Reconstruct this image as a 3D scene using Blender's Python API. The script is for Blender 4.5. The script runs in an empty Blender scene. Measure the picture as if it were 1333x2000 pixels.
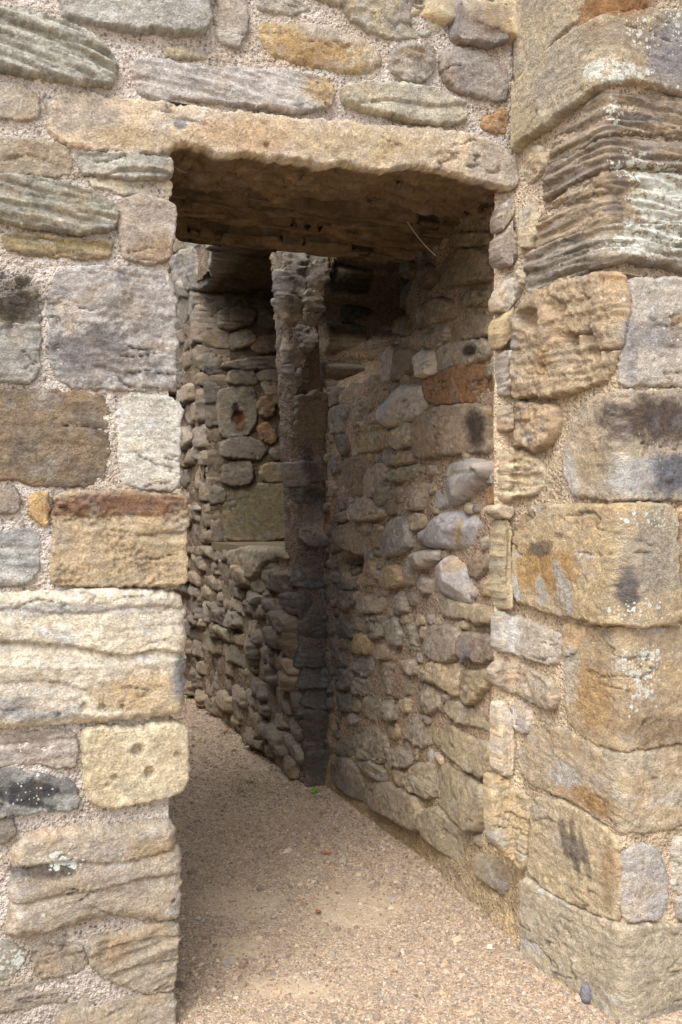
import bpy, math, random
import numpy as np
from mathutils import Vector
from mathutils.geometry import delaunay_2d_cdt
random.seed(7); RNG = np.random.default_rng(7)
scene = bpy.context.scene
R = math.radians

# ------------------------------------------------------------------ camera, sky, sun, exposure
F = 35 / 36 * 2000.0           # focal length in photograph pixels
CX, CY, EYE = 666.5, 1000.0, 1.25
cam_d = bpy.data.cameras.new('camera'); cam = bpy.data.objects.new('camera', cam_d)
scene.collection.objects.link(cam); scene.camera = cam
cam.location = (0, 0, EYE); cam.rotation_euler = (R(90), 0, 0)
cam_d.sensor_fit = 'VERTICAL'; cam_d.sensor_height = 36; cam_d.lens = 35
cam_d.clip_start = 0.05; cam_d.clip_end = 2000

SUN_EL, SUN_AZ = 52, 202       # azimuth clockwise from +Y: behind the camera, to the left
world = bpy.data.worlds.new('World'); scene.world = world; world.use_nodes = True
wn = world.node_tree.nodes; wl = world.node_tree.links; wn.clear()
sky = wn.new('ShaderNodeTexSky'); sky.sky_type = 'NISHITA'; sky.sun_disc = False
sky.sun_elevation = R(SUN_EL); sky.sun_rotation = R(SUN_AZ)
sky.air_density = 1.0; sky.dust_density = 4.0; sky.ozone_density = 1.0
hs = wn.new('ShaderNodeHueSaturation'); hs.inputs['Saturation'].default_value = 0.42
bg = wn.new('ShaderNodeBackground'); bg.inputs['Strength'].default_value = 0.15
wo = wn.new('ShaderNodeOutputWorld')
wl.new(sky.outputs[0], hs.inputs['Color']); wl.new(hs.outputs[0], bg.inputs[0]); wl.new(bg.outputs[0], wo.inputs[0])
sun_d = bpy.data.lights.new('sun', 'SUN'); sun_d.energy = 1.1; sun_d.angle = R(40); sun_d.color = (1, .995, .985)
sun = bpy.data.objects.new('sun', sun_d); scene.collection.objects.link(sun)
az, el = R(SUN_AZ), R(SUN_EL)
sdir = Vector((math.sin(az) * math.cos(el), math.cos(az) * math.cos(el), math.sin(el)))
sun.rotation_euler = sdir.to_track_quat('Z', 'Y').to_euler(); sun.location = sdir * 20
scene.view_settings.view_transform = 'Standard'; scene.view_settings.look = 'None'
scene.view_settings.exposure = 1.05; scene.view_settings.gamma = 1.0
scene.view_settings.use_curve_mapping = False

# ------------------------------------------------------------------ noise
_perm = RNG.permutation(256); _perm = np.concatenate([_perm] * 3)
_a = np.arange(256) / 256 * 2 * math.pi; _gx, _gy = np.cos(_a), np.sin(_a)
def pn(x, y, z=0.0):
    x = np.asarray(x, float) + z * 12.913; y = np.asarray(y, float) + z * 7.771
    xi = np.floor(x).astype(np.int64); yi = np.floor(y).astype(np.int64)
    xf, yf = x - xi, y - yi; xi &= 255; yi &= 255
    fx = xf * xf * xf * (xf * (xf * 6 - 15) + 10); fy = yf * yf * yf * (yf * (yf * 6 - 15) + 10)
    a, b = _perm[xi], _perm[xi + 1]
    h00, h01, h10, h11 = _perm[a + yi], _perm[a + yi + 1], _perm[b + yi], _perm[b + yi + 1]
    n00 = _gx[h00] * xf + _gy[h00] * yf; n10 = _gx[h10] * (xf - 1) + _gy[h10] * yf
    n01 = _gx[h01] * xf + _gy[h01] * (yf - 1); n11 = _gx[h11] * (xf - 1) + _gy[h11] * (yf - 1)
    p = n00 + fx * (n10 - n00); q = n01 + fx * (n11 - n01)
    return (p + fy * (q - p)) * 1.35
def fbm(x, y, z=0.0, o=4, k=.5):
    r, a, s = 0, 1.0, 0
    for i in range(o):
        r = r + a * pn(x * 2 ** i, y * 2 ** i, z + 17.3 * i); s += a; a *= k
    return r / s
def worley(x, y, seed=0):
    xi = np.floor(x).astype(int); yi = np.floor(y).astype(int)
    f1 = np.full(x.shape, 9.0)
    for dx in (-1, 0, 1):
        for dy in (-1, 0, 1):
            h = _perm[(_perm[(xi + dx + seed) & 255] + yi + dy) & 255]
            px = xi + dx + (h * 37 % 256) / 256; py = yi + dy + (h * 91 % 256) / 256
            f1 = np.minimum(f1, np.hypot(x - px, y - py))
    return f1
def plates(x, y, seed=0):
    xi = np.floor(x).astype(int); yi = np.floor(y).astype(int); f1 = np.full(x.shape, 9.0); idv = np.zeros(x.shape)
    for dx in (-1, 0, 1):
        for dy in (-1, 0, 1):
            h = _perm[(_perm[(xi + dx + seed) & 255] + yi + dy) & 255]
            d = np.hypot(x - (xi + dx + (h * 37 % 256) / 256), y - (yi + dy + (h * 91 % 256) / 256)); m = d < f1
            f1 = np.where(m, d, f1); idv = np.where(m, (h * 53 % 256) / 256, idv)
    return idv
def sstep(a, b, x):
    t = np.clip((x - a) / (b - a), 0, 1); return t * t * (3 - 2 * t)
def lin(c):
    c = np.asarray(c, float) / 255
    return np.where(c <= .04045, c / 12.92, ((c + .055) / 1.055) ** 2.4)

def desat(c, k):
    g = .3 * c[0] + .59 * c[1] + .11 * c[2]; return tuple(g + (q - g) * k for q in c)

# ------------------------------------------------------------------ wall surfaces (upright sheets along a plan line)
class Surf:
    """A wall face over a line in plan, running left to right seen from in front; u along it, v = height."""
    def __init__(s, pts, rad=0.03, lean=(0, 0), tag='', gain=1.0):
        P = [np.array(p, float) for p in pts]; out = [P[0]]
        for i in range(1, len(P) - 1):
            a, b, c = P[i - 1], P[i], P[i + 1]
            d0 = (a - b) / np.linalg.norm(a - b); d1 = (c - b) / np.linalg.norm(c - b)
            for t in np.linspace(0, 1, 9):
                out.append((1 - t) ** 2 * (b + d0 * rad) + 2 * t * (1 - t) * b + t * t * (b + d1 * rad))
        out.append(P[-1]); out = np.array(out)
        L = np.concatenate([[0], np.cumsum(np.linalg.norm(np.diff(out, axis=0), axis=1))])
        s.U = np.arange(0, L[-1], .004); s.L = L[-1]
        s.P = np.stack([np.interp(s.U, L, out[:, k]) for k in (0, 1)], 1)
        T = np.gradient(s.P, axis=0); T /= np.linalg.norm(T, axis=1)[:, None]
        s.N = np.stack([T[:, 1], -T[:, 0]], 1); s.lean = np.array(lean); s.tag = tag; s.gain = gain
        s.off = None
    def base(s, u, v):
        x = np.interp(u, s.U, s.P[:, 0]) + s.lean[0] * v; y = np.interp(u, s.U, s.P[:, 1]) + s.lean[1] * v
        return x, y
    def pos(s, u, v, h):
        x, y = s.base(u, v); nx = np.interp(u, s.U, s.N[:, 0]); ny = np.interp(u, s.U, s.N[:, 1])
        if s.off is not None: h = h - s.off(u, v)
        return np.stack([x + nx * h, y + ny * h, v + 0 * x], 1)
    def px(s, u, v):
        x, y = s.base(u, v); return CX + F * x / y, CY - F * (v - EYE) / y
    def unproj(s, pts):
        res = []
        for (qx, qy) in pts:
            v = EYE
            for _ in range(5):
                xs = s.P[:, 0] + s.lean[0] * v; ys = s.P[:, 1] + s.lean[1] * v
                u = np.interp(qx, CX + F * xs / ys, s.U); y = np.interp(u, s.U, ys)
                v = EYE + (CY - qy) / F * y
            res.append((u, v))
        return res

D1 = np.array((.906, .423)); N1 = np.array((.423, -.906))
J0 = np.array((-.40, 2.43))                                  # left door jamb, front edge
def fp(s, d=0): return J0 + D1 * s - N1 * d                  # point on the doorway wall: s along, d into it
K = fp(.992)                                                 # inner corner of wall and pier
CU = K + N1 * .395; CL = K + N1 * .452                       # pier corner, upper and lower courses
front = Surf([fp(-1.3), fp(1.02)], tag='front', gain=1.3)
pierU = Surf([fp(.85), K, CU, CU + D1 * 1.0], .028, tag='pier', gain=1.32)
pierL = Surf([fp(.85), K, CL, CL + D1 * 1.0], .028, tag='pier', gain=1.32)
PA, PB = np.array((.53, 2.95)), np.array((-.062, 4.54)); DN = (PA - PB) / np.linalg.norm(PA - PB)
near = Surf([PB - DN * .35, PA + DN * .12], tag='near', gain=1.45)
NF = np.array((DN[1], -DN[0])); LEAN = NF * .05
E = np.array((-.155, 4.52))
far = Surf([E - DN * 4.6, E - DN * .0], lean=LEAN, tag='far', gain=1.2)
endf = Surf([E - DN * .15, E, E - NF * .42], .018, lean=LEAN, tag='end', gain=1.15)
FJ0 = E - DN * 1.68
farj = Surf([FJ0, FJ0 - NF * .62], lean=LEAN, tag='fj', gain=.85)
SILL, NTOP = 1.04, 2.63

(hu0, hv0), = near.unproj([(690, 590)])
def hollow(u, v):
    n = .25 * fbm(u * 4, v * 4, 3.1, 3)
    q = np.hypot((u - hu0) / .62, (v - hv0) / .42)
    return .50 * sstep(1.0, .55, q + n)
near.off = hollow

# ------------------------------------------------------------------ colour patches, lichen, pits, ledges (photo pixels on each wall)
BLOBS = {
 'front': [(625,182,38,28,0,(186,148,82),.8),(600,100,70,30,10,(170,124,58),.7),(640,70,60,14,8,(168,158,142),.6),
  (150,230,80,40,5,(168,156,146),.6),(270,275,90,22,5,(190,162,118),.8),(470,270,90,34,8,(190,148,104),.7),(700,290,160,30,6,(188,160,112),.6),
  (960,325,60,40,0,(164,154,144),.7),(348,246,13,12,0,(142,138,138),1.4),(300,492,50,25,0,(168,134,92),.7),(290,420,40,25,0,(158,142,128),.5),
  (20,585,62,52,0,(70,60,46),1.),(30,700,50,40,0,(152,148,140),.5),(170,690,75,50,0,(104,100,102),.7),(240,590,60,40,0,(158,148,138),.5),
  (230,985,160,22,0,(132,86,58),.9),(290,1350,110,38,0,(198,158,96),.7),(347,1320,18,45,0,(138,134,132),1.),(60,1380,85,24,0,(160,156,152),.9),
  (90,1372,40,12,0,(214,196,172),1.),(120,1186,170,10,0,(178,176,170),.7),(340,1175,40,20,0,(205,190,160),.6),
  (60,1550,70,28,5,(66,66,68),1.2),(130,1560,40,12,0,(160,162,150),.8),(80,1692,75,13,0,(84,76,70),.9),(300,1650,50,18,-8,(178,150,108),.8),
  (218,1852,38,28,-30,(190,146,92),.8),(200,1490,40,60,0,(192,168,122),.4),(940,50,40,26,0,(138,106,78),.6),(900,30,40,40,0,(150,140,132),.5),
  (800,110,34,12,0,(160,130,95),.7),(60,300,80,20,5,(172,146,112),.6),(100,480,110,14,2,(150,130,78),.6),(560,125,60,12,10,(176,140,84),.5),(150,1900,220,130,0,(158,142,120),.45)],
 'pier': [(1300,110,50,70,0,(126,122,130),.8),(1100,150,60,50,-40,(152,142,122),.5),(1030,250,40,40,-30,(176,156,112),.7),(1215,70,60,40,0,(142,118,88),.6),
  (1200,20,60,22,0,(148,96,48),1.),(1280,820,95,46,0,(86,70,60),1.),(1300,925,60,44,0,(104,106,114),1.),(1235,930,36,38,0,(176,174,170),.8),
  (1122,935,16,46,0,(196,188,176),1.),(1165,900,30,40,0,(174,146,100),.6),(1090,1112,62,46,0,(186,140,72),1.),(1074,1152,11,30,-8,(178,168,154),1.4),
  (1122,1150,14,52,-14,(180,170,156),1.3),(1076,1072,22,16,0,(112,88,70),.9),(1262,1090,48,100,0,(152,142,126),.8),(1222,1150,9,44,0,(84,80,80),.9),
  (1015,1140,12,40,-15,(196,188,178),1.1),(1122,1320,18,55,0,(190,176,154),1.2),(1160,1360,34,70,-10,(182,138,76),.8),(1280,1420,80,30,0,(140,112,82),.8),
  (1110,1515,38,22,20,(180,170,156),1.1),(1165,1565,46,20,30,(170,122,64),.9),(1112,1640,9,44,-12,(92,84,76),.8),(1132,1660,8,56,-10,(80,73,68),.8),(1144,1650,5,40,-8,(96,86,76),.7),(1154,1680,6,34,-10,(100,88,76),.7),
  (1000,1235,28,34,0,(206,200,190),1.),(1195,1700,16,60,0,(168,126,76),.6),(1270,1900,90,80,0,(160,146,118),.5),(1330,1980,40,30,0,(110,108,104),.7),
  (1290,640,40,40,0,(150,140,130),.5),(1316,640,16,30,0,(172,142,96),.9),(1228,690,14,60,0,(140,134,136),.7),(1100,640,40,40,0,(178,146,104),.6),
  (1270,660,60,30,0,(138,134,134),.6),(1240,240,60,16,0,(104,96,92),.7),(1280,255,60,8,0,(176,146,104),.7),(1200,350,14,90,0,(104,94,86),.6),
  (1060,930,14,30,0,(206,188,152),.7),(1020,660,14,40,0,(150,146,140),.6)],
 'near': [(944,838,17,40,0,(88,72,62),1.),(972,806,10,12,0,(176,132,76),1.),(931,683,17,12,0,(86,66,56),1.),(903,1103,13,15,0,(192,164,126),1.6),
  (911,1040,6,24,10,(172,146,110),1.4),(905,920,16,10,-20,(172,156,120),1.),(838,1050,2,2,0,(120,110,100),.1),(645,1310,44,190,0,(96,90,84),.9),
  (650,1120,36,120,0,(108,98,90),.7),(650,1480,34,90,0,(108,98,88),.8),(700,1330,40,110,0,(120,110,98),.5),(700,570,150,100,0,(62,58,36),1.),  # last one: mossy tone with the hollow's shade put into the colour
  (860,560,120,80,0,(110,92,60),.5),(880,1640,120,90,35,(178,156,120),.6),(700,1580,80,50,30,(140,122,98),.5),(925,1275,8,20,0,(140,138,142),.8),
  (820,1150,90,60,0,(190,172,156),.35)],
 'end': [(620,1300,46,240,0,(92,87,83),1.),(600,1130,30,80,0,(98,93,92),.7),(638,1022,10,26,15,(140,76,44),1.6),(612,965,32,12,0,(76,74,74),1.),
  (600,900,14,30,0,(84,80,88),.9),(610,1440,40,80,0,(98,90,80),.8)],
 'fj': [(466,822,11,22,0,(104,54,22),1.6),(458,795,7,10,0,(60,36,24),1.6),(505,1000,60,46,0,(96,86,52),.7),(500,600,70,60,0,(84,80,44),.7)],
 'far': [(470,1250,120,180,0,(150,132,104),.4),(545,1300,26,200,0,(110,100,90),.6)],
}
LICH = {
 'front': [(270,25,150,30,.22),(60,90,80,40,.12),(180,830,120,80,.10),(110,1675,60,26,.85),(60,1650,50,30,.4),(60,1545,70,36,.5),(20,1870,40,30,.9),
  (30,1500,60,30,.35),(60,1770,40,20,.4),(330,520,40,60,.10),(250,640,120,80,.12)],
 'pier': [(1190,145,36,26,1.),(1235,75,44,44,.6),(1240,150,24,16,.8),(1310,60,40,50,.6),(1290,170,30,20,.5),(1196,215,16,26,.8),(1290,390,75,70,1.1),
  (1225,330,40,36,.75),(1255,470,80,42,.95),(1205,480,20,30,.9),(1250,265,60,12,.6),(1280,620,90,100,.38),(1150,40,20,20,.3),(1250,1310,36,80,.85),
  (1240,1190,46,26,.75),(1252,1015,44,26,.7),(1315,1280,20,80,.5),(1190,1020,12,10,.6),(1250,900,70,60,.35),(1160,380,40,40,.25),(1120,500,60,40,.3),
  (1250,1560,60,60,.15),(1180,1240,40,40,.2),(1300,1930,60,60,.25),(1150,560,60,40,.15),(1230,1790,40,10,.3)],
 'near': [], 'end': [], 'fj': [], 'far': [],
}
PITS = {
 'front': [(264,1460,13,.018),(288,1503,11,.016),(219,1513,7,.010),(340,1470,7,.010),(160,1376,8,.012),(194,1376,7,.012),(233,1375,5,.010),(110,1392,5,.010),
  (516,288,6,.012),(880,312,7,.010),(335,1753,5,.014),(205,1528,5,.006),(725,352,2,.0)],
 'pier': [(1078,720,9,.014),(1130,665,16,.018),(1055,628,22,.03),(1105,600,20,.014),(1160,660,14,.02),(1170,690,14,.015),(1110,1050,8,.008),(1297,933,10,-.012)],
 'near': [(690,1105,26,.06),(775,1270,9,.03),(772,1372,8,.03)], 'end': [], 'fj': [(464,818,14,.022)], 'far': [],
}
LEDGE = {   # polyline, drop just under it, fall-off in pixels
 'front': [([(-30,1186),(40,1183),(90,1192),(170,1192),(240,1180),(300,1178),(356,1185)],.010,9),
  ([(-30,1246),(60,1250),(140,1256),(240,1276),(300,1262),(356,1272)],.020,22),([(-30,1290),(120,1294),(240,1290),(356,1280)],-.010,14),
  ([(-30,1330),(60,1322),(110,1326),(160,1340)],.008,12),
  ([(110,1002),(180,1008),(240,1000),(300,1004),(360,990)],.010,8),([(270,1042),(360,1036)],.012,6),
  ([(40,1685),(120,1672),(220,1676),(290,1665),(335,1650)],.012,9),([(30,1755),(120,1735),(200,1725),(260,1708),(350,1700)],.010,12),
  ([(180,1760),(230,1785)],.01,9),([(170,1725),(240,1730),(300,1710)],.0,9),
  ([(700,205),(760,200),(830,212),(905,206)],.012,9),([(160,342),(200,346),(230,335),(300,336),(333,345)],.016,9),
  ([(190,712),(240,728),(340,730)],.010,10),([(500,64),(560,66)],.004,6),([(200,1845),(260,1830),(345,1822)],.010,8),([(190,1900),(260,1880),(345,1870)],.010,8)],
 'pier': [([(1070,318),(1120,300),(1180,270),(1400,275)],.008,6),([(1060,395),(1110,370),(1190,325),(1400,330)],.012,7),
  ([(1110,398),(1160,392)],.012,7),([(1043,560),(1200,506)],.01,8),([(1200,310),(1400,312)],.006,5),([(1200,375),(1400,378)],.006,5),
  ([(1230,360),(1270,370),(1310,385)],.008,6),([(1115,1015),(1120,1050)],.004,4),([(1140,1248),(1105,1285)],.006,6)],
 'near': [([(868,936),(912,922),(960,916)],.008,9),([(700,843),(770,836)],.01,6)], 'end': [], 'fj': [], 'far': [],
}
for D_ in (BLOBS, LICH, PITS, LEDGE): D_['ret'] = []
def ledge_h(tag, px, py):
    h = np.zeros_like(px)
    for pts, amp, w in LEDGE[tag]:
        X = [p[0] for p in pts]; Y = [p[1] for p in pts]
        if px.max() < X[0] - 18 or px.min() > X[-1] + 18 or py.max() < min(Y) - 5 or py.min() > max(Y) + 6 * w: continue
        dy = py - np.interp(px, X, Y) - 2.5 * fbm(px / 14, py / 40, 2.2, 3)
        ins = sstep(X[0] - 18, X[0], px) * sstep(X[-1] + 18, X[-1], px)
        h += np.where(dy > 0, -amp * np.exp(-dy / w) * sstep(0, 3, dy), 0) * ins
    for x, y, r, dep in PITS[tag]:
        if px.max() < x - 2 * r or px.min() > x + 2 * r or py.max() < y - 2 * r or py.min() > y + 2 * r: continue
        q = np.hypot(px - x, py - y) / r + .35 * fbm(px / r * .6, py / r * .6, 5, 2)
        h -= dep * sstep(1.15, .55, q)
    return h
def paint(tag, px, py, col, lich, seed):
    nz = fbm(px / 30, py / 30, 8.5, 6, .72) * 1.5
    for x, y, rx, ry, a, c, st in BLOBS[tag]:
        ca, sa = math.cos(R(a)), math.sin(R(a)); dx, dy = px - x, py - y
        q = np.hypot((dx * ca + dy * sa) / rx, (-dx * sa + dy * ca) / ry)
        soft = .40 if st < 1.05 else .12
        m = sstep(1 + soft, 1 - soft, q + nz * .55) * min(st, 1)
        col += (lin(desat(c, .70)) - col) * m[:, None]
    for x, y, rx, ry, am in LICH[tag]:
        q = np.hypot((px - x) / rx, (py - y) / ry) + nz * .5
        lich[:] = np.maximum(lich, (am * 1.15 if tag == 'pier' and y < 535 else am) * sstep(1.5, .5, q))

# ------------------------------------------------------------------ materials
def nt(name):
    m = bpy.data.materials.new(name); m.use_nodes = True; n = m.node_tree.nodes; n.clear()
    o = n.new('ShaderNodeOutputMaterial'); b = n.new('ShaderNodeBsdfPrincipled')
    m.node_tree.links.new(b.outputs[0], o.inputs[0]); return m, n, m.node_tree.links, b
def noise(n, l, vec, sc, det=5, rough=.6):
    x = n.new('ShaderNodeTexNoise'); x.inputs['Scale'].default_value = sc; x.inputs['Detail'].default_value = det
    x.inputs['Roughness'].default_value = rough; l.new(vec, x.inputs['Vector']); return x.outputs['Fac']
def mrange(n, l, v, a, b, c, d):
    x = n.new('ShaderNodeMapRange'); l.new(v, x.inputs[0])
    for i, q in enumerate((a, b, c, d)): x.inputs[i + 1].default_value = q
    return x.outputs[0]
def math_(n, l, op, a, b=None):
    x = n.new('ShaderNodeMath'); x.operation = op
    for i, q in enumerate((a, b)):
        if q is None: continue
        if isinstance(q, (int, float)): x.inputs[i].default_value = q
        else: l.new(q, x.inputs[i])
    return x.outputs[0]
def mixc(n, l, f, a, b, mode='MIX'):
    x = n.new('ShaderNodeMix'); x.data_type = 'RGBA'; x.blend_type = mode
    for s_, q in ((x.inputs[0], f), (x.inputs[6], a), (x.inputs[7], b)):
        if isinstance(q, (int, float)): s_.default_value = q
        elif isinstance(q, tuple): s_.default_value = (*q, 1) if len(q) == 3 else q
        else: l.new(q, s_)
    return x.outputs[2]
def gray(n, l, v):
    x = n.new('ShaderNodeCombineColor')
    for i in range(3): l.new(v, x.inputs[i])
    return x.outputs[0]
def attr(n, name):
    a = n.new('ShaderNodeAttribute'); a.attribute_name = name; return a
def voro(n, l, vec, sc, feature='F1'):
    x = n.new('ShaderNodeTexVoronoi'); x.feature = feature; x.inputs['Scale'].default_value = sc
    l.new(vec, x.inputs['Vector']); return x
def stone_mat(name, rough=.9, bump=1.0, grain=1.0, lichen=True):
    m, n, l, b = nt(name)
    p = n.new('ShaderNodeNewGeometry').outputs['Position']
    st = n.new('ShaderNodeMapping'); st.inputs['Scale'].default_value = (1, 1, 1.7); l.new(p, st.inputs['Vector'])
    a = attr(n, 'Col'); li = attr(n, 'Lich')
    n1 = noise(n, l, st.outputs[0], 34, 5, .68); n2 = noise(n, l, p, 210, 3, .7); n3 = noise(n, l, p, 700, 2, .6)
    c = mixc(n, l, 1.0, a.outputs['Color'], gray(n, l, mrange(n, l, n1, .28, .72, 1 - .34 * grain, 1 + .30 * grain)), 'MULTIPLY')
    c = mixc(n, l, 1.0, c, gray(n, l, mrange(n, l, n2, .25, .75, 1 - .30 * grain, 1 + .26 * grain)), 'MULTIPLY')
    c = mixc(n, l, 1.0, c, gray(n, l, mrange(n, l, n3, .3, .7, .86, 1.12)), 'MULTIPLY')
    # warm and cool drift
    n4 = noise(n, l, p, 17, 3, .6)
    c = mixc(n, l, mrange(n, l, n4, .52, .72, 0, .22), c, (.36, .24, .12))
    c = mixc(n, l, mrange(n, l, n4, .46, .28, 0, .26), c, (.33, .32, .31))
    # dark specks
    n5 = noise(n, l, p, 120, 2, .7)
    c = mixc(n, l, mrange(n, l, n5, .63, .72, 0, .45), c, (.07, .06, .05))
    if lichen:
        # lichen rosettes
        dv = n.new('ShaderNodeVectorMath'); dv.operation = 'ADD'
        nd = n.new('ShaderNodeTexNoise'); nd.inputs['Scale'].default_value = 160; l.new(p, nd.inputs['Vector'])
        sc = n.new('ShaderNodeVectorMath'); sc.operation = 'SCALE'; sc.inputs['Scale'].default_value = .007
        l.new(nd.outputs['Color'], sc.inputs[0]); l.new(p, dv.inputs[0]); l.new(sc.outputs[0], dv.inputs[1])
        mask = None
        for s_, k in ((52, .62), (130, .62)):
            v = voro(n, l, dv.outputs[0], s_)
            sep = n.new('ShaderNodeSeparateColor'); l.new(v.outputs['Color'], sep.inputs[0])
            rr = math_(n, l, 'MULTIPLY', math_(n, l, 'SUBTRACT', li.outputs['Fac'], math_(n, l, 'MULTIPLY', sep.outputs[0], .82)), k * 1.3)
            f = mrange(n, l, math_(n, l, 'SUBTRACT', rr, v.outputs['Distance']), 0, .10, 0, 1)
            mask = f if mask is None else math_(n, l, 'MAXIMUM', mask, f)
        lc = mixc(n, l, n2, (.40, .42, .36), (.78, .79, .72))
        c = mixc(n, l, mask, c, lc)
    l.new(c, b.inputs['Base Color'])
    b.inputs['Roughness'].default_value = rough; b.inputs['Specular IOR Level'].default_value = .25
    hgt = math_(n, l, 'ADD', math_(n, l, 'MULTIPLY', n1, .55), math_(n, l, 'MULTIPLY', n2, .85))
    hgt = math_(n, l, 'ADD', hgt, math_(n, l, 'MULTIPLY', n3, .25))
    bp = n.new('ShaderNodeBump'); bp.inputs['Strength'].default_value = 1.0 * bump; bp.inputs['Distance'].default_value = .008
    l.new(hgt, bp.inputs['Height']); l.new(bp.outputs[0], b.inputs['Normal'])
    return m
M_STONE = stone_mat('weathered_sandstone'); M_PLAIN = stone_mat('passage_sandstone', lichen=False); M_FLINT = stone_mat('smooth_flint', .5, .3, .55, False)
def mortar_mat(name, sc=95):
    m, n, l, b = nt(name)
    p = n.new('ShaderNodeNewGeometry').outputs['Position']; a = attr(n, 'Col')
    n1 = noise(n, l, p, 30, 6, .7); n2 = noise(n, l, p, 420, 3, .7)
    v = voro(n, l, p, sc); v2 = voro(n, l, p, sc * 2.3)
    def grains(v, lo):
        r = n.new('ShaderNodeValToRGB'); r.color_ramp.interpolation = 'CONSTANT'
        s = n.new('ShaderNodeSeparateColor'); l.new(v.outputs['Color'], s.inputs[0]); l.new(s.outputs[0], r.inputs[0])
        e = r.color_ramp.elements; e[0].position = 0; e[0].color = (.045, .036, .036, 1); e[1].position = .22; e[1].color = (.24, .19, .15, 1)
        for q, c in ((.32, (.40, .33, .27, 1)), (.5, (.58, .53, .49, 1)), (.72, (.16, .14, .14, 1)), (.84, (.74, .70, .66, 1))):
            x = e.new(q); x.color = c
        return r.outputs[0], mrange(n, l, v.outputs['Distance'], .42, .30, 0, lo)
    g1, f1 = grains(v, .75); g2, f2 = grains(v2, .6)
    c = mixc(n, l, 1.0, a.outputs['Color'], gray(n, l, mrange(n, l, n1, .25, .75, .62, 1.3)), 'MULTIPLY')
    c = mixc(n, l, f2, c, mixc(n, l, 1.0, mixc(n, l, 1.0, g2, a.outputs['Color'], 'MULTIPLY'), (1.9, 1.9, 1.9), 'MULTIPLY')); c = mixc(n, l, f1, c, mixc(n, l, .2, mixc(n, l, 1.0, mixc(n, l, 1.0, g1, a.outputs['Color'], 'MULTIPLY'), (1.9, 1.9, 1.9), 'MULTIPLY'), a.outputs['Color']))
    c = mixc(n, l, 1.0, c, gray(n, l, mrange(n, l, n2, .3, .7, .75, 1.25)), 'MULTIPLY')
    l.new(c, b.inputs['Base Color']); b.inputs['Roughness'].default_value = .95; b.inputs['Specular IOR Level'].default_value = .15
    h = math_(n, l, 'ADD', math_(n, l, 'MULTIPLY', v.outputs['Distance'], -1.0), math_(n, l, 'MULTIPLY', v2.outputs['Distance'], -.5))
    h = math_(n, l, 'ADD', h, math_(n, l, 'MULTIPLY', n1, .8))
    bp = n.new('ShaderNodeBump'); bp.inputs['Strength'].default_value = .9; bp.inputs['Distance'].default_value = .007
    l.new(h, bp.inputs['Height']); l.new(bp.outputs[0], b.inputs['Normal']); return m
M_MORTAR = mortar_mat('gritty_lime_mortar')
def col_mat(name, rough=.9, nscale=300, amt=.25):
    m, n, l, b = nt(name); p = n.new('ShaderNodeNewGeometry').outputs['Position']
    n1 = noise(n, l, p, nscale, 4, .6)
    c = mixc(n, l, 1.0, attr(n, 'Col').outputs['Color'], gray(n, l, mrange(n, l, n1, .3, .7, 1 - amt, 1 + amt)), 'MULTIPLY')
    l.new(c, b.inputs['Base Color']); b.inputs['Roughness'].default_value = rough; b.inputs['Specular IOR Level'].default_value = .2
    return m
M_CHIP = col_mat('gravel_chips'); M_PLANT = col_mat('plant_matter', .7)

# ------------------------------------------------------------------ object helpers
COL = scene.collection
def mesh_obj(name, V, Fc, mat, parent=None, col=None, lich=None, smooth=True):
    V = np.asarray(V, float); c = V.mean(0) if parent is None else V.mean(0)
    me = bpy.data.meshes.new(name)
    Fc = [list(map(int, f)) for f in Fc] if not isinstance(Fc, np.ndarray) else Fc
    me.vertices.add(len(V)); me.vertices.foreach_set('co', (V - c).astype(np.float32).ravel())
    if isinstance(Fc, np.ndarray):
        k = Fc.shape[1]; me.loops.add(Fc.size); me.loops.foreach_set('vertex_index', Fc.astype(np.int32).ravel())
        me.polygons.add(len(Fc)); me.polygons.foreach_set('loop_start', np.arange(0, Fc.size, k, dtype=np.int32))
    else:
        ln = [len(f) for f in Fc]; me.loops.add(sum(ln)); me.loops.foreach_set('vertex_index', [i for f in Fc for i in f])
        me.polygons.add(len(Fc)); me.polygons.foreach_set('loop_start', np.concatenate([[0], np.cumsum(ln)[:-1]]).astype(np.int32))
    me.update(calc_edges=True); me.validate()
    me.polygons.foreach_set('use_smooth', [smooth] * len(me.polygons))
    n = len(me.vertices)
    if col is not None:
        a = me.attributes.new('Col', 'FLOAT_COLOR', 'POINT')
        a.data.foreach_set('color', np.concatenate([np.clip(col, 0, 1), np.ones((len(V), 1))], 1).astype(np.float32).ravel()[:n * 4])
    if lich is not None:
        a = me.attributes.new('Lich', 'FLOAT', 'POINT'); a.data.foreach_set('value', lich.astype(np.float32)[:n])
    me.materials.append(mat); o = bpy.data.objects.new(name, me); COL.objects.link(o); o.location = c
    if parent is not None:
        o.parent = parent; o.location = Vector(c) - parent.location
    return o
def thing(name, label, cat, loc, group=None):
    o = bpy.data.objects.new(name, None); COL.objects.link(o); o.location = (loc[0], loc[1], 0); o.empty_display_size = .2
    o['label'] = label; o['category'] = cat
    if group: o['group'] = group
    return o
def tag(o, label, cat, group=None):
    o['label'] = label; o['category'] = cat
    if group: o['group'] = group
    return o

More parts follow.
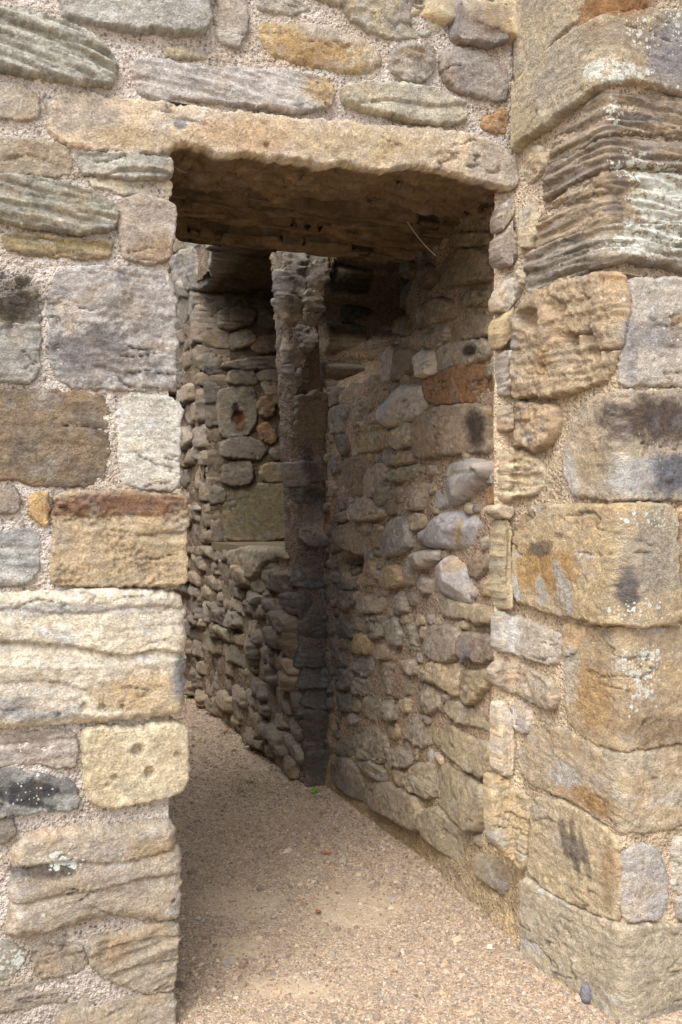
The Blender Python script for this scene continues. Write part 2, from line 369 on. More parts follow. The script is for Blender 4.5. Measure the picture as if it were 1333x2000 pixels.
# ------------------------------------------------------------------ one stone
KIND = {  # lo, mid, hi amplitude; strata; facets; pits
 'smooth': (.006, .003, .0012, .0, .35, .0), 'rough': (.010, .006, .0022, .002, .9, .002), 'strata': (.005, .002, .001, .0085, .25, .0),
 'band': (.005, .0025, .0012, .0032, .15, .0), 'pitted': (.006, .004, .0015, .002, .2, .006), 'flint': (.010, .002, .0002, .0, 1.3, .0),
 'faint': (.006, .003, .0014, .0013, .2, .001), 'block': (.004, .0025, .0014, .0012, .2, .0), 'eroded': (.018, .007, .0018, .003, .6, .003),
}
SEED = [0]; COUNT = {}
def stone(surf, poly, c1, parent, kind='block', proud=.014, rnd=.009, ang=0, c2=None, res=.0045, back=.05, uv=False, lich=0.0,
          name='stone', mixa=.8, wob=.008, tilt=.05, rings=1, grow=.007, soffit=None, rag=.011):
    SEED[0] += 1; sd = SEED[0] * 3.77; rr = np.random.default_rng(SEED[0])
    P = np.array(poly if uv else surf.unproj(poly), float)
    if np.sum(P[:, 0] * np.roll(P[:, 1], -1) - np.roll(P[:, 0], -1) * P[:, 1]) < 0: P = P[::-1]
    for _ in range(2 if np.ptp(P, axis=0).prod() > .012 else 1):   # soften the corners
        Q = np.roll(P, -1, 0); tt_ = np.minimum(.16, .011 / (np.linalg.norm(Q - P, axis=1) + 1e-9))[:, None]; P = np.stack([P * (1 - tt_) + Q * tt_, P * tt_ + Q * (1 - tt_)], 1).reshape(-1, 2)
    seg = np.linalg.norm(np.roll(P, -1, 0) - P, axis=1); L = np.concatenate([[0], np.cumsum(seg)]); n = max(14, int(L[-1] / res))
    t = np.linspace(0, L[-1], n, endpoint=False); PC = np.vstack([P, P[:1]])
    B = np.stack([np.interp(t, L, PC[:, k]) for k in (0, 1)], 1)
    w = fbm(B[:, 0] * 24, B[:, 1] * 24, sd, 5, .7) * 1.3; tg = np.roll(B, -1, 0) - np.roll(B, 1, 0); tg /= np.linalg.norm(tg, axis=1)[:, None] + 1e-9
    B = B + np.stack([tg[:, 1], -tg[:, 0]], 1) * (w * wob + grow)[:, None]
    lo, hi = B.min(0), B.max(0); s = res * 1.05
    gx = np.arange(lo[0], hi[0], s); gy = np.arange(lo[1], hi[1], s * .866)
    G = np.stack(np.meshgrid(gx, gy), -1); G[1::2, :, 0] += s / 2; G = G.reshape(-1, 2)
    G = G + rr.normal(size=G.shape) * s * .10
    A_, Bn = B, np.roll(B, -1, 0); ab = Bn - A_; ab2 = (ab ** 2).sum(1) + 1e-12
    def dist(Q):
        out = np.empty(len(Q))
        for i in range(0, len(Q), 3000):
            q = Q[i:i + 3000, None, :] - A_[None]; tt = np.clip((q * ab).sum(2) / ab2, 0, 1)
            out[i:i + 3000] = np.sqrt(((q - tt[..., None] * ab) ** 2).sum(2)).min(1)
        return out
    ins = np.zeros(len(G), bool)
    for a, b in zip(A_, Bn):
        c = (a[1] > G[:, 1]) != (b[1] > G[:, 1])
        if c.any(): ins ^= c & (G[:, 0] < (b[0] - a[0]) * (G[:, 1] - a[1]) / (b[1] - a[1] + 1e-15) + a[0])
    G = G[ins]
    if len(G): G = G[dist(G) > s * .55]
    allp = np.vstack([B, G]) if len(G) else B
    vs, es, fs, *_ = delaunay_2d_cdt([Vector(p) for p in allp], [(i, (i + 1) % n) for i in range(n)], [], 1, 1e-7)
    V = np.array([(v.x, v.y) for v in vs]); d = dist(V); u, v = V[:, 0], V[:, 1]
    T = np.array(fs, int)
    x1, y1, x2, y2, x3, y3 = u[T[:, 0]], v[T[:, 0]], u[T[:, 1]], v[T[:, 1]], u[T[:, 2]], v[T[:, 2]]
    flip = (x2 - x1) * (y3 - y1) - (x3 - x1) * (y2 - y1) < 0; T[flip] = T[flip][:, ::-1]
    lo_, mi_, hi_, st_, fa_, pi_ = KIND[kind]; size = math.sqrt(max(1e-4, (hi - lo).prod()))
    r = np.maximum(rnd * min(1, size / .2) * (1 + .5 * fbm(u * 14, v * 14, sd + 5, 2)), .004); q = np.clip((d + rag * fbm(u * 38, v * 38, sd + 51, 4, .65) * np.exp(-d / .02)) / r, 0, 1)
    prof = np.sqrt(np.maximum(0, 1 - (1 - q) ** 2)); sc = min(1, size / .16)
    h = -.006 + (proud * (.7 + .6 * rr.random()) + .006) * prof
    cu, cv = (lo + hi) / 2; a0 = rr.random() * 6.28
    h += prof * tilt * ((u - cu) * math.cos(a0) + (v - cv) * math.sin(a0))
    if fa_:
        hf = np.full(len(u), 1e9)
        for k in range(5):
            a1 = rr.random() * 6.28; sl = rr.uniform(.05, .38)
            hf = np.minimum(hf, rr.uniform(0, .012) * sc + sl * ((u - cu) * math.cos(a1) + (v - cv) * math.sin(a1)))
        h += prof * fa_ * np.clip(hf, -.030, .02) * .8
    ca, sa = math.cos(R(ang)), math.sin(R(ang)); ur, vr = u * ca + v * sa, -u * sa + v * ca
    edge = sstep(0, .012, d)
    h += sc * (lo_ * fbm(u * 7, v * 7, sd, 2) * edge + mi_ * fbm(u * 22, v * 22, sd + 1, 3) * (.35 + .65 * edge)) + hi_ * fbm(u * 70, v * 70, sd + 2, 2)
    rdg = .5 - np.abs(fbm(u * 11 + 40, v * 15, sd + 8, 4, .55)) * 2.2
    h -= sc * (mi_ * 1.5 + fa_ * .002) * np.maximum(rdg, 0) ** 1.5 * 1.1 * (.3 + .7 * edge)
    wv = vr + .012 * fbm(u * 5, v * 5, sd + 3, 2)
    if st_:
        s1 = np.tanh(4.5 * fbm(ur * 4, wv * 48, sd + 4, 4, .6)); am = .5 + .7 * fbm(u * 5, v * 5, sd + 6, 2) + .4
        h += st_ * s1 * am * (.25 + .75 * edge)
    ck = fbm(ur * 3.2 + 9, wv * 13, sd + 15, 3, .6); ck = np.exp(-(ck / .022) ** 2) * sstep(.0, .3, fbm(u * 5, v * 5, sd + 16, 2))
    h -= (.004 + mi_ * 1.2) * ck * edge * sc
    if pi_:
        f1 = worley(u * 75, v * 75, SEED[0]); h -= pi_ * sstep(.55, .12, f1) * sstep(-.15, .35, fbm(u * 9, v * 9, sd + 9, 2)) * edge
    px, py = surf.px(u, v); h += ledge_h(surf.tag, px, py) * (.3 + .7 * edge)
    if surf.off is not None:
        ofc = float(surf.off(np.array([cu]), np.array([cv]))[0]); h = h + surf.off(u, v) - ofc; back = max(back, .16 if ofc > .03 else 0)
    # colour
    mb = .10 if surf.tag == 'front' else .22; BUFF = (164, 152, 134)
    c1 = tuple(a * (1 - mb) + b * mb for a, b in zip(desat(c1, .68), BUFF)); c2 = tuple(a * (1 - mb) + b * mb for a, b in zip(desat(c2, .68), BUFF)) if c2 else None
    gn = surf.gain * (.72 if kind == 'flint' else 1)
    C1 = lin(c1) * gn; C2 = lin(c2) * gn if c2 else C1 * np.array((.72, .72, .76)) if rr.random() < .5 else C1 * np.array((1.18, 1.08, .9))
    m1 = sstep(-.18, .3, fbm(ur * 9, wv * (30 if st_ > .003 else 12), sd + 11, 4, .6)) * mixa
    col = C1 + (C2 - C1) * m1[:, None]
    if st_ > .003: col = col * (1 + .30 * np.tanh(2 * fbm(ur * 3, wv * 70, sd + 13, 2)))[:, None]
    col = col * (1 + .22 * fbm(u * 40, v * 40, sd + 14, 3))[:, None]
    pa = sstep(.16, .30, fbm(u * 8, v * 11, sd + 31, 6, .66)) * rr.uniform(.2, .65)
    col = col + (np.minimum(col.mean(1, keepdims=True) * np.array((1.55, 1.5, 1.43)), .62) - col) * pa[:, None]
    da = sstep(.20, .34, fbm(u * 7, v * 13, sd + 33, 6, .68)) * rr.uniform(.15, .6); col = col * (1 - da * .55)[:, None]
    wa = sstep(.14, .36, fbm(u * 6, v * 8, sd + 35, 5, .6)) * rr.uniform(.1, .5); col = col + (col * np.array((1.18, .97, .74)) - col) * wa[:, None]
    col = col * (1 - .5 * ck)[:, None]
    li = np.full(len(u), lich, float); paint(surf.tag, px, py, col, li, sd)
    col = col * np.clip(1 + .11 * rr.normal(size=(len(u), 1)), .6, 1.5); h = h + rr.normal(size=len(u)) * .00045
    h = h + hi_ * .5 * fbm(u * 150, v * 150, sd + 41, 2)
    # skirt into the wall
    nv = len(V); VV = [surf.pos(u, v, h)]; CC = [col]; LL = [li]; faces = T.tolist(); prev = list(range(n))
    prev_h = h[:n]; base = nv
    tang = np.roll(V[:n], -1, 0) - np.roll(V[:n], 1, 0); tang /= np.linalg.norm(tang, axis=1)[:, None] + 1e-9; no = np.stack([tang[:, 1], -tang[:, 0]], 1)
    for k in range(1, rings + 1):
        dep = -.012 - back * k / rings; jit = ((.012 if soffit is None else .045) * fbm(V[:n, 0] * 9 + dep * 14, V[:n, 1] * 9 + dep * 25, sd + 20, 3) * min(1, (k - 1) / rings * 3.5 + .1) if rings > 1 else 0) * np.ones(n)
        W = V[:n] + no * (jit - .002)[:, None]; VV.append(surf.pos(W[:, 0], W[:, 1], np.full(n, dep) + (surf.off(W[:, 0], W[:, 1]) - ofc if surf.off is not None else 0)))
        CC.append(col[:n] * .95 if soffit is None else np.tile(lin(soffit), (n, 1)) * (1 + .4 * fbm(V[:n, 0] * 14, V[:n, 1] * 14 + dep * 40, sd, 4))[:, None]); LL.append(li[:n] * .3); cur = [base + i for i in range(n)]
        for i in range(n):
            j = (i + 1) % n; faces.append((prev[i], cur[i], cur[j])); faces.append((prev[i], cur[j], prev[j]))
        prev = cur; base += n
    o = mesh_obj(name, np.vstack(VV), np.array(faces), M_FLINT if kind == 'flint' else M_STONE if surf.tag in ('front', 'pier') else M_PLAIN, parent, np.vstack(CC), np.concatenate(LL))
    COUNT[parent.name] = COUNT.get(parent.name, 0) + 1
    return o
def sheet(surf, u0, u1, v0, v1, res, c, parent, keep=None, h0=0.0, amp=.005, name='mortar', dust=None, lowf=.009):
    nu, nv = max(2, int((u1 - u0) / res)), max(2, int((v1 - v0) / res))
    U, Vv = np.meshgrid(np.linspace(u0, u1, nu), np.linspace(v0, v1, nv)); u, v = U.ravel(), Vv.ravel()
    h = h0 + amp * fbm(u * 16, v * 16, 4.4, 4, .6) + amp * .55 * fbm(u * 75, v * 75, 9.1, 2) + lowf * fbm(u * 9, v * 9, 1.7, 3, .55)
    if surf.tag == 'far': h -= .07 * sstep(u1 - .15, u1 - .09, u)
    if surf.tag == 'pier': h -= .03 * sstep(u0 + .045, u0, u)
    px, py = surf.px(u, v); h += ledge_h(surf.tag, px, py) * .8
    col = np.tile(lin(c) * surf.gain, (len(u), 1)) * (1 + .4 * fbm(u * 6, v * 6, 6.6, 5, .6))[:, None]
    st = sstep(-.1, .3, fbm(u * 4, v * 5, 12.6, 5, .6))[:, None]; col = col * (1 - .55 * st) + lin((142, 128, 108)) * surf.gain * .55 * st
    paint_l = np.zeros(len(u)); cc = col.copy(); paint(surf.tag, px, py, cc, paint_l, 0); col = col + (cc - col) * .75
    if dust is not None: col = dust(u, v, col)
    i = (np.arange(nv - 1)[:, None] * nu + np.arange(nu - 1)[None]).ravel(); Q = np.stack([i, i + 1, i + 1 + nu, i + nu], 1)
    if keep is not None:
        k = keep(u, v); Q = Q[k[Q].all(1)]
    used = np.unique(Q); mp = np.full(len(u), -1); mp[used] = np.arange(len(used))
    return mesh_obj(name, surf.pos(u, v, h)[used], mp[Q], M_MORTAR, parent, col[used])
def courses(surf, parent, u0, u1, v0, v1, hr, wr, pal, skip=None, rs=1, **kw):
    rg = random.Random(rs); v = v0
    while v < v1:
        hh = rg.uniform(*hr); u = u0 + rg.uniform(-.1, 0)
        while u < u1:
            ww = rg.uniform(*wr) * (.7 + .6 * hh / hr[1]); g = .008
            if skip is None or not skip(u + ww / 2, v + hh / 2, ww, hh):
                j = lambda a: rg.uniform(-a, a)
                A = min(.028, hh * .22); x0, x1, y0, y1 = u + g, u + ww - g, v + g + j(.012), v + hh - g + j(.012)
                x1 = min(x1, surf.L - .035); ww_ = x1 - x0
                if ww_ < .06: break
                poly = [(x0 + j(A), y0 + j(A)), (x0 + ww_ * .45 + j(A), y0 + j(A)), (x1 + j(A), y0 + j(A)), (x1 + j(A), (y0 + y1) / 2 + j(A)),
                        (x1 + j(A), y1 + j(A)), (x0 + ww_ * .5 + j(A), y1 + j(A)), (x0 + j(A), y1 + j(A)), (x0 + j(A), (y0 + y1) / 2 + j(A))]
                k = dict(kw); kn = rg.choice(k.pop('kinds', ['rough', 'smooth', 'strata']))
                c = rg.choice(pal); f = rg.uniform(.85, 1.15)
                stone(surf, poly, tuple(min(255, q * f) for q in c), parent, kn, uv=True, ang=rg.uniform(-12, 12), proud=rg.uniform(*k.pop('pr', (.012, .035))), **k)
            u += ww
        v += hh * .98

# ================================================================== DOORWAY WALL
SJ = 0.0
dw = thing('doorway_wall', 'coursed sandstone wall with a low doorway under one long lintel', 'wall', fp(.2))
def in_wall(u, v):                                            # u=1.3 at the left jamb
    return ~((u > 1.3 - .016) & (v < 2.24))
sheet(front, 0.35, 2.31, -.06, 2.95, .0065, (172, 165, 158), dw, in_wall, h0=.004)
def boxes(name, specs, mat, parent, c, jit=.0, seg=.05):
    """solid blocks given as (s0, s1, d0, d1, z0, z1) in the doorway wall's frame"""
    V, Q = [], []
    for (s0, s1, d0, d1, z0, z1) in specs:
        b = len(V)
        for s in (s0, s1):
            for d in (d0, d1):
                for z in (z0, z1): V.append((*fp(s, d), z))
        Q += [(b, b + 1, b + 3, b + 2), (b + 4, b + 6, b + 7, b + 5), (b, b + 4, b + 5, b + 1), (b + 2, b + 3, b + 7, b + 6), (b, b + 2, b + 6, b + 4), (b + 1, b + 5, b + 7, b + 3)]
    V = np.array(V); return mesh_obj(name, V, np.array(Q), mat, parent, np.tile(lin(c), (len(V), 1)), np.zeros(len(V)), smooth=False)
boxes('core_and_roof', [(-1.0, -.03, .03, .74, -.05, 2.93), (-.028, 1.3, .03, .60, 2.46, 2.93), (-.45, 1.3, .602, 1.40, 2.46, 2.93)], M_MORTAR, dw, (150, 132, 116))  # last box: unseen roof mass placed to shade the upper passage
ret = Surf([fp(-.022, .16), fp(-.022, .80), fp(-.95, .80), fp(-.95, 6.4), fp(.9, 6.4)], .02, tag='ret')
sheet(ret, 0, ret.L, -.06, 2.7, .03, (150, 132, 114), dw, name='unseen_return_wall')  # jamb reveal, then an unseen passage wall added to darken the inside
f = lambda poly, c, kind='block', **k: stone(front, poly, c, dw, kind, **k)
jb = dict(back=.26, rings=5)
f([(-30,28),(30,27),(75,38),(165,65),(215,115),(226,146),(215,173),(125,163),(50,150),(-30,133)],(160,158,144),'strata',ang=-12,c2=(128,126,112),proud=.035)
f([(115,-40),(405,-40),(402,68),(350,70),(250,62),(175,48),(125,35),(116,10)],(160,160,152),'smooth',c2=(140,138,128),proud=.035)
f([(422,-40),(480,-40),(476,40),(478,75),(462,94),(435,88),(420,70),(425,30)],(166,152,134),'smooth')
f([(497,-40),(632,-40),(632,22),(560,27),(500,22)],(172,162,144),'block')
f([(495,50),(520,44),(620,50),(700,75),(742,105),(742,130),(700,148),(640,138),(560,122),(525,110),(505,85)],(172,140,88),'smooth',c2=(166,154,138),rnd=.03)
f([(640,-40),(860,-40),(858,60),(830,70),(765,78),(715,62),(670,25)],(156,150,134),'rough',proud=.028)
f([(880,-40),(985,-40),(988,60),(982,88),(950,94),(880,85),(878,40)],(140,130,124),'smooth',c2=(116,108,106),proud=.03)
f([(230,95),(300,95),(400,103),(470,115),(455,125),(380,115),(300,110),(240,108)],(166,160,138),'rough')
f([(258,120),(290,115),(400,135),(500,140),(590,148),(635,160),(650,190),(640,210),(600,222),(500,212),(420,200),(320,195),(280,190),(262,160)],(172,164,158),'band',c2=(154,146,140),ang=-4,proud=.03)
f([(762,105),(790,92),(842,98),(846,140),(810,167),(775,155),(758,140)],(158,150,136),'rough',proud=.03)
f([(860,100),(930,105),(985,130),(988,175),(985,198),(960,200),(900,185),(872,165),(858,140)],(150,140,130),'smooth',c2=(124,116,112),proud=.028)
f([(665,172),(740,168),(830,178),(905,205),(905,240),(870,248),(800,240),(720,222),(670,205)],(174,166,140),'smooth',proud=.03)
f([(935,245),(985,210),(992,225),(990,262),(965,260)],(164,120,70),'rough')
f([(-30,165),(30,170),(70,190),(77,220),(60,235),(-30,232)],(158,148,132),'smooth')
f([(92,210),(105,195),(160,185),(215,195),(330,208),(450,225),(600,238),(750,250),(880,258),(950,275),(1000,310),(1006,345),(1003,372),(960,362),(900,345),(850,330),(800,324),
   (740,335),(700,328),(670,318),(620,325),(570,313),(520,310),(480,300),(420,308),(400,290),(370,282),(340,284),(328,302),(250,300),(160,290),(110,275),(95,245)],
  (198,172,134),'smooth',c2=(182,164,142),name='lintel',proud=.035,rnd=.010,back=.27,rings=22,tilt=.01,wob=.012,soffit=(122,102,76))  # underside painted brown, darker than the face, with shade in the colour
f([(-30,270),(60,275),(130,290),(140,320),(135,345),(60,345),(-30,335)],(160,142,116),'smooth',c2=(136,126,104))
f([(150,300),(215,305),(290,312),(333,318),(335,345),(310,352),(250,350),(200,345),(165,340),(145,320)],(160,156,140),'rough',proud=.034,**jb)
f([(165,347),(250,355),(333,352),(330,383),(260,378),(190,368)],(182,174,150),'block',**jb)
f([(-30,345),(60,350),(140,365),(215,395),(228,420),(222,450),(150,458),(60,445),(-30,430)],(152,146,126),'strata',ang=-6,c2=(116,112,98),proud=.032)
f([(5,462),(60,458),(150,470),(215,475),(215,500),(150,503),(70,498),(15,490)],(160,138,98),'strata',ang=-3)
f([(232,390),(290,385),(338,405),(342,430),(335,465),(325,510),(300,518),(240,510),(233,450)],(164,146,126),'smooth',c2=(144,136,128),proud=.034,**jb)
f([(-30,538),(55,535),(75,575),(78,640),(75,700),(72,740),(-30,752)],(150,146,136),'band',c2=(126,122,114))
f([(96,590),(110,535),(160,525),(250,525),(315,535),(337,560),(343,620),(343,700),(340,760),(250,762),(150,758),(105,740),(97,680)],(160,152,146),'rough',c2=(132,128,126),proud=.034,tilt=.02,**jb)
f([(-30,768),(60,763),(140,768),(195,772),(210,800),(212,870),(208,920),(195,945),(120,950),(60,948),(45,935),(-30,935)],(124,102,74),'block',c2=(92,80,66))
f([(232,785),(245,770),(330,775),(353,795),(350,870),(345,945),(335,960),(290,955),(240,945),(232,880)],(186,180,166),'block',c2=(168,162,150),**jb)
f([(-30,955),(30,955),(38,975),(35,1000),(-30,1005)],(136,126,114),'smooth')
f([(58,965),(92,965),(94,1000),(85,1028),(60,1005)],(196,154,82),'block')
f([(108,965),(180,960),(300,965),(358,972),(360,1010),(358,1080),(358,1135),(320,1142),(220,1143),(110,1143),(100,1120),(105,1050)],(172,144,102),'pitted',c2=(148,128,96),proud=.028,**jb)
f([(-30,1040),(40,1035),(75,1040),(80,1080),(65,1130),(30,1142),(-30,1142)],(156,156,152),'band',c2=(132,134,134))
f([(-30,1165),(60,1160),(160,1150),(300,1150),(345,1160),(356,1185),(358,1290),(355,1380),(340,1392),(240,1400),(120,1410),(60,1415),(-30,1418)],(202,188,160),'faint',c2=(182,172,152),proud=.038,rnd=.03,tilt=.01,**jb)
f([(-30,1432),(60,1427),(146,1427),(150,1470),(146,1496),(60,1488),(-30,1496)],(150,136,120),'band',proud=.01,c2=(168,156,146))
f([(-30,1512),(20,1504),(90,1512),(140,1527),(155,1560),(150,1578),(80,1580),(30,1590),(-30,1595)],(100,100,98),'block',c2=(150,150,144))
f([(160,1425),(185,1418),(280,1420),(300,1412),(340,1408),(362,1425),(364,1480),(360,1530),(345,1545),(290,1560),(220,1572),(175,1565),(165,1500)],(198,180,140),'smooth',c2=(186,166,126),proud=.03,tilt=.0,**jb)
f([(-30,1602),(30,1599),(20,1640),(-30,1640)],(104,100,94))
f([(25,1650),(60,1625),(150,1612),(250,1608),(325,1598),(340,1620),(337,1650),(345,1652),(352,1680),(350,1720),(348,1790),(300,1795),(240,1780),(190,1785),(110,1812),(50,1822),(15,1825),(18,1770),(25,1700)],(164,146,122),'faint',c2=(140,126,108),ang=7,proud=.04,rnd=.03,**jb)
f([(-30,1840),(20,1840),(50,1855),(40,1890),(20,1905),(-30,1905)],(140,136,128),'smooth')
f([(180,1830),(230,1825),(300,1800),(345,1797),(347,1850),(342,1900),(340,1930),(270,1935),(200,1900),(175,1880)],(172,150,118),'band',c2=(150,136,116),ang=8,**jb)
f([(-30,1940),(50,1920),(120,1905),(145,1920),(130,1950),(60,1965),(-30,1975)],(156,142,122),'rough')
f([(40,1985),(150,1955),(250,1944),(340,1938),(340,2010),(332,2090),(150,2090),(30,2090)],(160,144,122),'smooth',**jb)
f([(60,1852),(130,1838),(162,1850),(165,1888),(130,1898),(70,1903)],(150,134,114),'rough')
PAL_F = [(160,148,130), (170,152,118), (150,146,136), (138,126,108), (176,164,140)]
courses(front, dw, .42, .80, 0.05, 2.5, (.16, .24), (.13, .2), PAL_F, skip=lambda u, v, w, h: u + w / 2 > .85, kinds=['block', 'band', 'smooth'], rs=3, res=.012)
courses(front, dw, .5, 2.27, 2.57, 2.86, (.10, .16), (.18, .34), PAL_F, kinds=['block', 'band', 'smooth'], rs=4, res=.012)

courses(ret, dw, .12, 2.4, .02, 2.1, (.12, .22), (.18, .34), PAL_F, kinds=['block', 'rough', 'smooth'], rs=14, res=.02)
courses(ret, dw, 3.2, 9.0, .02, 2.5, (.3, .4), (.5, .8), PAL_F, kinds=['block', 'rough', 'smooth'], rs=15, res=.04)
# rough slabs of the soffit, one behind the other
def slab(name, s0, s1, d0, d1, z0, z1, c, parent, amp=.012, res=.008, sg=1, strat=.006, c2=None, bow=0.0, plate=.03):
    SEED[0] += 1; sd = SEED[0] * 2.3; ns, nd = int((s1 - s0) / res), max(3, int((d1 - d0) / res)); nz = 4
    prof = [(d0, z1 - (z1 - z0) * k / nz) for k in range(nz)] + [(d0 + (d1 - d0) * k / nd, z0) for k in range(nd + 1)] + [(d1, z0 + (z1 - z0) * (k + 1) / nz) for k in range(nz)]
    m = len(prof); S = np.linspace(s0, s1, ns); V = np.zeros((ns, m, 3)); C = np.zeros((ns, m, 3))
    dd = np.array([p[0] for p in prof]); zz = np.array([p[1] for p in prof]); arc = np.arange(m) * res
    for i, s in enumerate(S):
        nzv = amp * fbm(s * 5 + 0 * arc, arc * 14, sd, 4, .55) + strat * np.tanh(3 * fbm(s * 3 + 0 * arc, arc * 55, sd + 3, 3))
        wx = s * 6 + .5 * fbm(s * 9 + 0 * arc, arc * 20, sd + 5, 3); nzv = nzv + plate * (plates(wx, arc * 22 + .6 * fbm(s * 8 + 0 * arc, arc * 9, sd + 6, 3), int(sd)) - .5)
        mid = (d0 + d1) / 2; ddv = dd + np.where(dd < mid, -1, 1) * nzv * .6 + .01 * fbm(s * 8 + 0 * arc, arc * 3, sd + 7, 3)
        xy = J0[None] + D1[None] * s - N1[None] * ddv[:, None]
        V[i, :, :2] = xy; V[i, :, 2] = zz + nzv - bow * math.sin(math.pi * (s - s0) / (s1 - s0))
        k = sstep(-.2, .3, fbm(s * 4 + 0 * arc, arc * 30, sd + 9, 4))[:, None]; C[i] = lin(c) * (1 - k) + lin(c2 or tuple(q * .7 for q in c)) * k
    i = (np.arange(ns - 1)[:, None] * m + np.arange(m - 1)[None]).ravel(); Q = np.stack([i, i + 1, i + 1 + m, i + m], 1)
    Q = np.vstack([Q, [[k * m, (k + 1) * m, (k + 1) * m + m - 1, k * m + m - 1] for k in range(ns - 1)]])
    return mesh_obj(name, V.reshape(-1, 3), Q, M_STONE, parent, C.reshape(-1, 3), np.zeros(ns * m))
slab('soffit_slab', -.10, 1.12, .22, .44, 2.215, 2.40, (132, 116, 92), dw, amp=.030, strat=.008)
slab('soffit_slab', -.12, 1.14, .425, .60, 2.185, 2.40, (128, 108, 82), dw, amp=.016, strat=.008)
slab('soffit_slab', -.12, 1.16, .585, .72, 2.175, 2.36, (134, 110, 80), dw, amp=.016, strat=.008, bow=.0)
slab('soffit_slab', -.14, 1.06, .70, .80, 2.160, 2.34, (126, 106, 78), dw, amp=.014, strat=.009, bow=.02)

# ================================================================== CORNER PIER
pr = thing('corner_pier', 'projecting squared sandstone pier spotted with white lichen beside the doorway', 'pier', CL)
VS = EYE + (CY - 533) / F * 2.44                              # height where the upper courses step back
sheet(pierU, .090, 1.25, VS - .0, 2.95, .0065, (166, 152, 134), pr, h0=.0)
UK = pierL.unproj([(1022, 1750)])[0][0]
sheet(pierL, .090, 1.30, -.06, VS - .02, .0065, (172, 156, 134), pr, keep=lambda u, v: ~((u < UK) & (v < .30)), h0=-.001)
u_ = lambda poly, c, kind='block', **k: stone(pierU, poly, c, pr, kind, **{'back': .08, 'grow': .009, **k})
g_ = lambda poly, c, kind='block', **k: stone(pierL, poly, c, pr, kind, **{'back': .08, 'grow': .009, **k})
u_([(1006,-40),(1175,-40),(1140,30),(1105,60),(1070,105),(1040,130),(1010,165),(1006,140)],(160,142,108),'smooth',c2=(146,136,116),proud=.02)
u_([(1142,50),(1150,20),(1170,-40),(1262,-40),(1270,20),(1230,25),(1185,35),(1160,48)],(150,100,54),'smooth',proud=.02)
u_([(1007,180),(1050,133),(1100,90),(1150,55),(1190,38),(1240,30),(1340,27),(1460,25),(1460,200),(1333,190),(1280,170),(1230,162),(1190,165),(1165,180),(1120,215),(1080,245),(1040,270),(1012,297),(1007,250)],
   (166,148,116),'block',c2=(140,130,112),proud=.026,tilt=0)
u_([(1085,265),(1120,232),(1165,192),(1200,187),(1333,197),(1460,202),(1460,275),(1333,268),(1270,262),(1190,260),(1140,290),(1100,310),(1070,325),(1082,290)],(146,124,98),'strata',c2=(112,100,86),tilt=0)
u_([(1070,332),(1110,314),(1180,277),(1210,277),(1333,282),(1460,287),(1460,335),(1333,330),(1190,323),(1175,328),(1110,363),(1065,393),(1070,360)],(136,116,94),'strata',c2=(106,94,84),tilt=0,proud=.018)
u_([(1060,420),(1110,377),(1175,347),(1210,341),(1460,347),(1460,440),(1333,438),(1190,443),(1150,453),(1090,470),(1048,490),(1055,450)],(160,134,98),'strata',c2=(124,108,88),tilt=0)
u_([(1045,500),(1090,480),(1180,452),(1220,447),(1460,449),(1460,536),(1333,528),(1215,508),(1180,520),(1120,545),(1070,560),(1048,575),(1043,540)],(144,132,114),'strata',c2=(108,100,90),tilt=0,proud=.03)
u_([(1010,300),(1030,287),(1060,290),(1068,320),(1055,345),(1020,362),(1010,340)],(178,156,120),'rough')
u_([(1018,400),(1040,387),(1050,420),(1050,460),(1040,485),(1025,480),(1018,440)],(172,156,130),'rough')
g_([(1030,620),(1060,580),(1120,552),(1190,540),(1215,545),(1220,600),(1210,680),(1195,735),(1160,745),(1100,770),(1060,765),(1020,775),(1025,700)],(172,142,102),'eroded',c2=(150,124,92),proud=.034,grow=.014)
g_([(1235,548),(1333,548),(1460,548),(1460,755),(1333,752),(1212,750),(1215,700),(1228,620)],(170,160,144),'block',c2=(152,148,140),tilt=0)
g_([(1003,840),(1020,790),(1060,800),(1095,800),(1090,850),(1060,875),(1030,860),(1008,870)],(174,144,104),'eroded',proud=.032,grow=.014)
g_([(1110,870),(1130,810),(1165,778),(1215,768),(1333,765),(1460,765),(1460,976),(1333,974),(1200,973),(1130,966),(1110,930)],(168,148,118),'smooth',c2=(140,128,114),tilt=0,proud=.03)
g_([(1000,1070),(1020,1047),(1062,1010),(1090,992),(1215,988),(1303,988),(1308,1100),(1314,1213),(1200,1217),(1150,1208),(1090,1198),(1020,1170),(1002,1120)],(178,148,98),'smooth',c2=(160,134,94),tilt=0,proud=.03)
g_([(1000,1040),(1040,992),(1085,992),(1060,1013),(1020,1043)],(160,130,90),'band',ang=-40)
g_([(1322,990),(1460,990),(1460,1215),(1327,1215)],(176,136,84),'block')
g_([(1108,1290),(1132,1275),(1150,1228),(1220,1227),(1460,1227),(1460,1440),(1333,1445),(1200,1460),(1150,1443),(1112,1410),(1107,1350)],(168,138,92),'smooth',c2=(146,124,96),tilt=0)
g_([(1105,1220),(1147,1226),(1130,1268),(1107,1280)],(176,148,112),'block')
g_([(1012,1470),(1040,1432),(1100,1425),(1160,1457),(1200,1472),(1333,1458),(1460,1452),(1460,1610),(1333,1612),(1240,1623),(1210,1620),(1150,1580),(1090,1547),(1040,1532),(1020,1500)],(170,142,102),'faint',ang=-14,c2=(158,144,118),tilt=0)
g_([(1040,1640),(1045,1562),(1090,1562),(1150,1592),(1195,1627),(1212,1660),(1212,1790),(1180,1788),(1120,1758),(1070,1733),(1037,1700)],(178,152,108),'block',c2=(166,144,108),tilt=0)
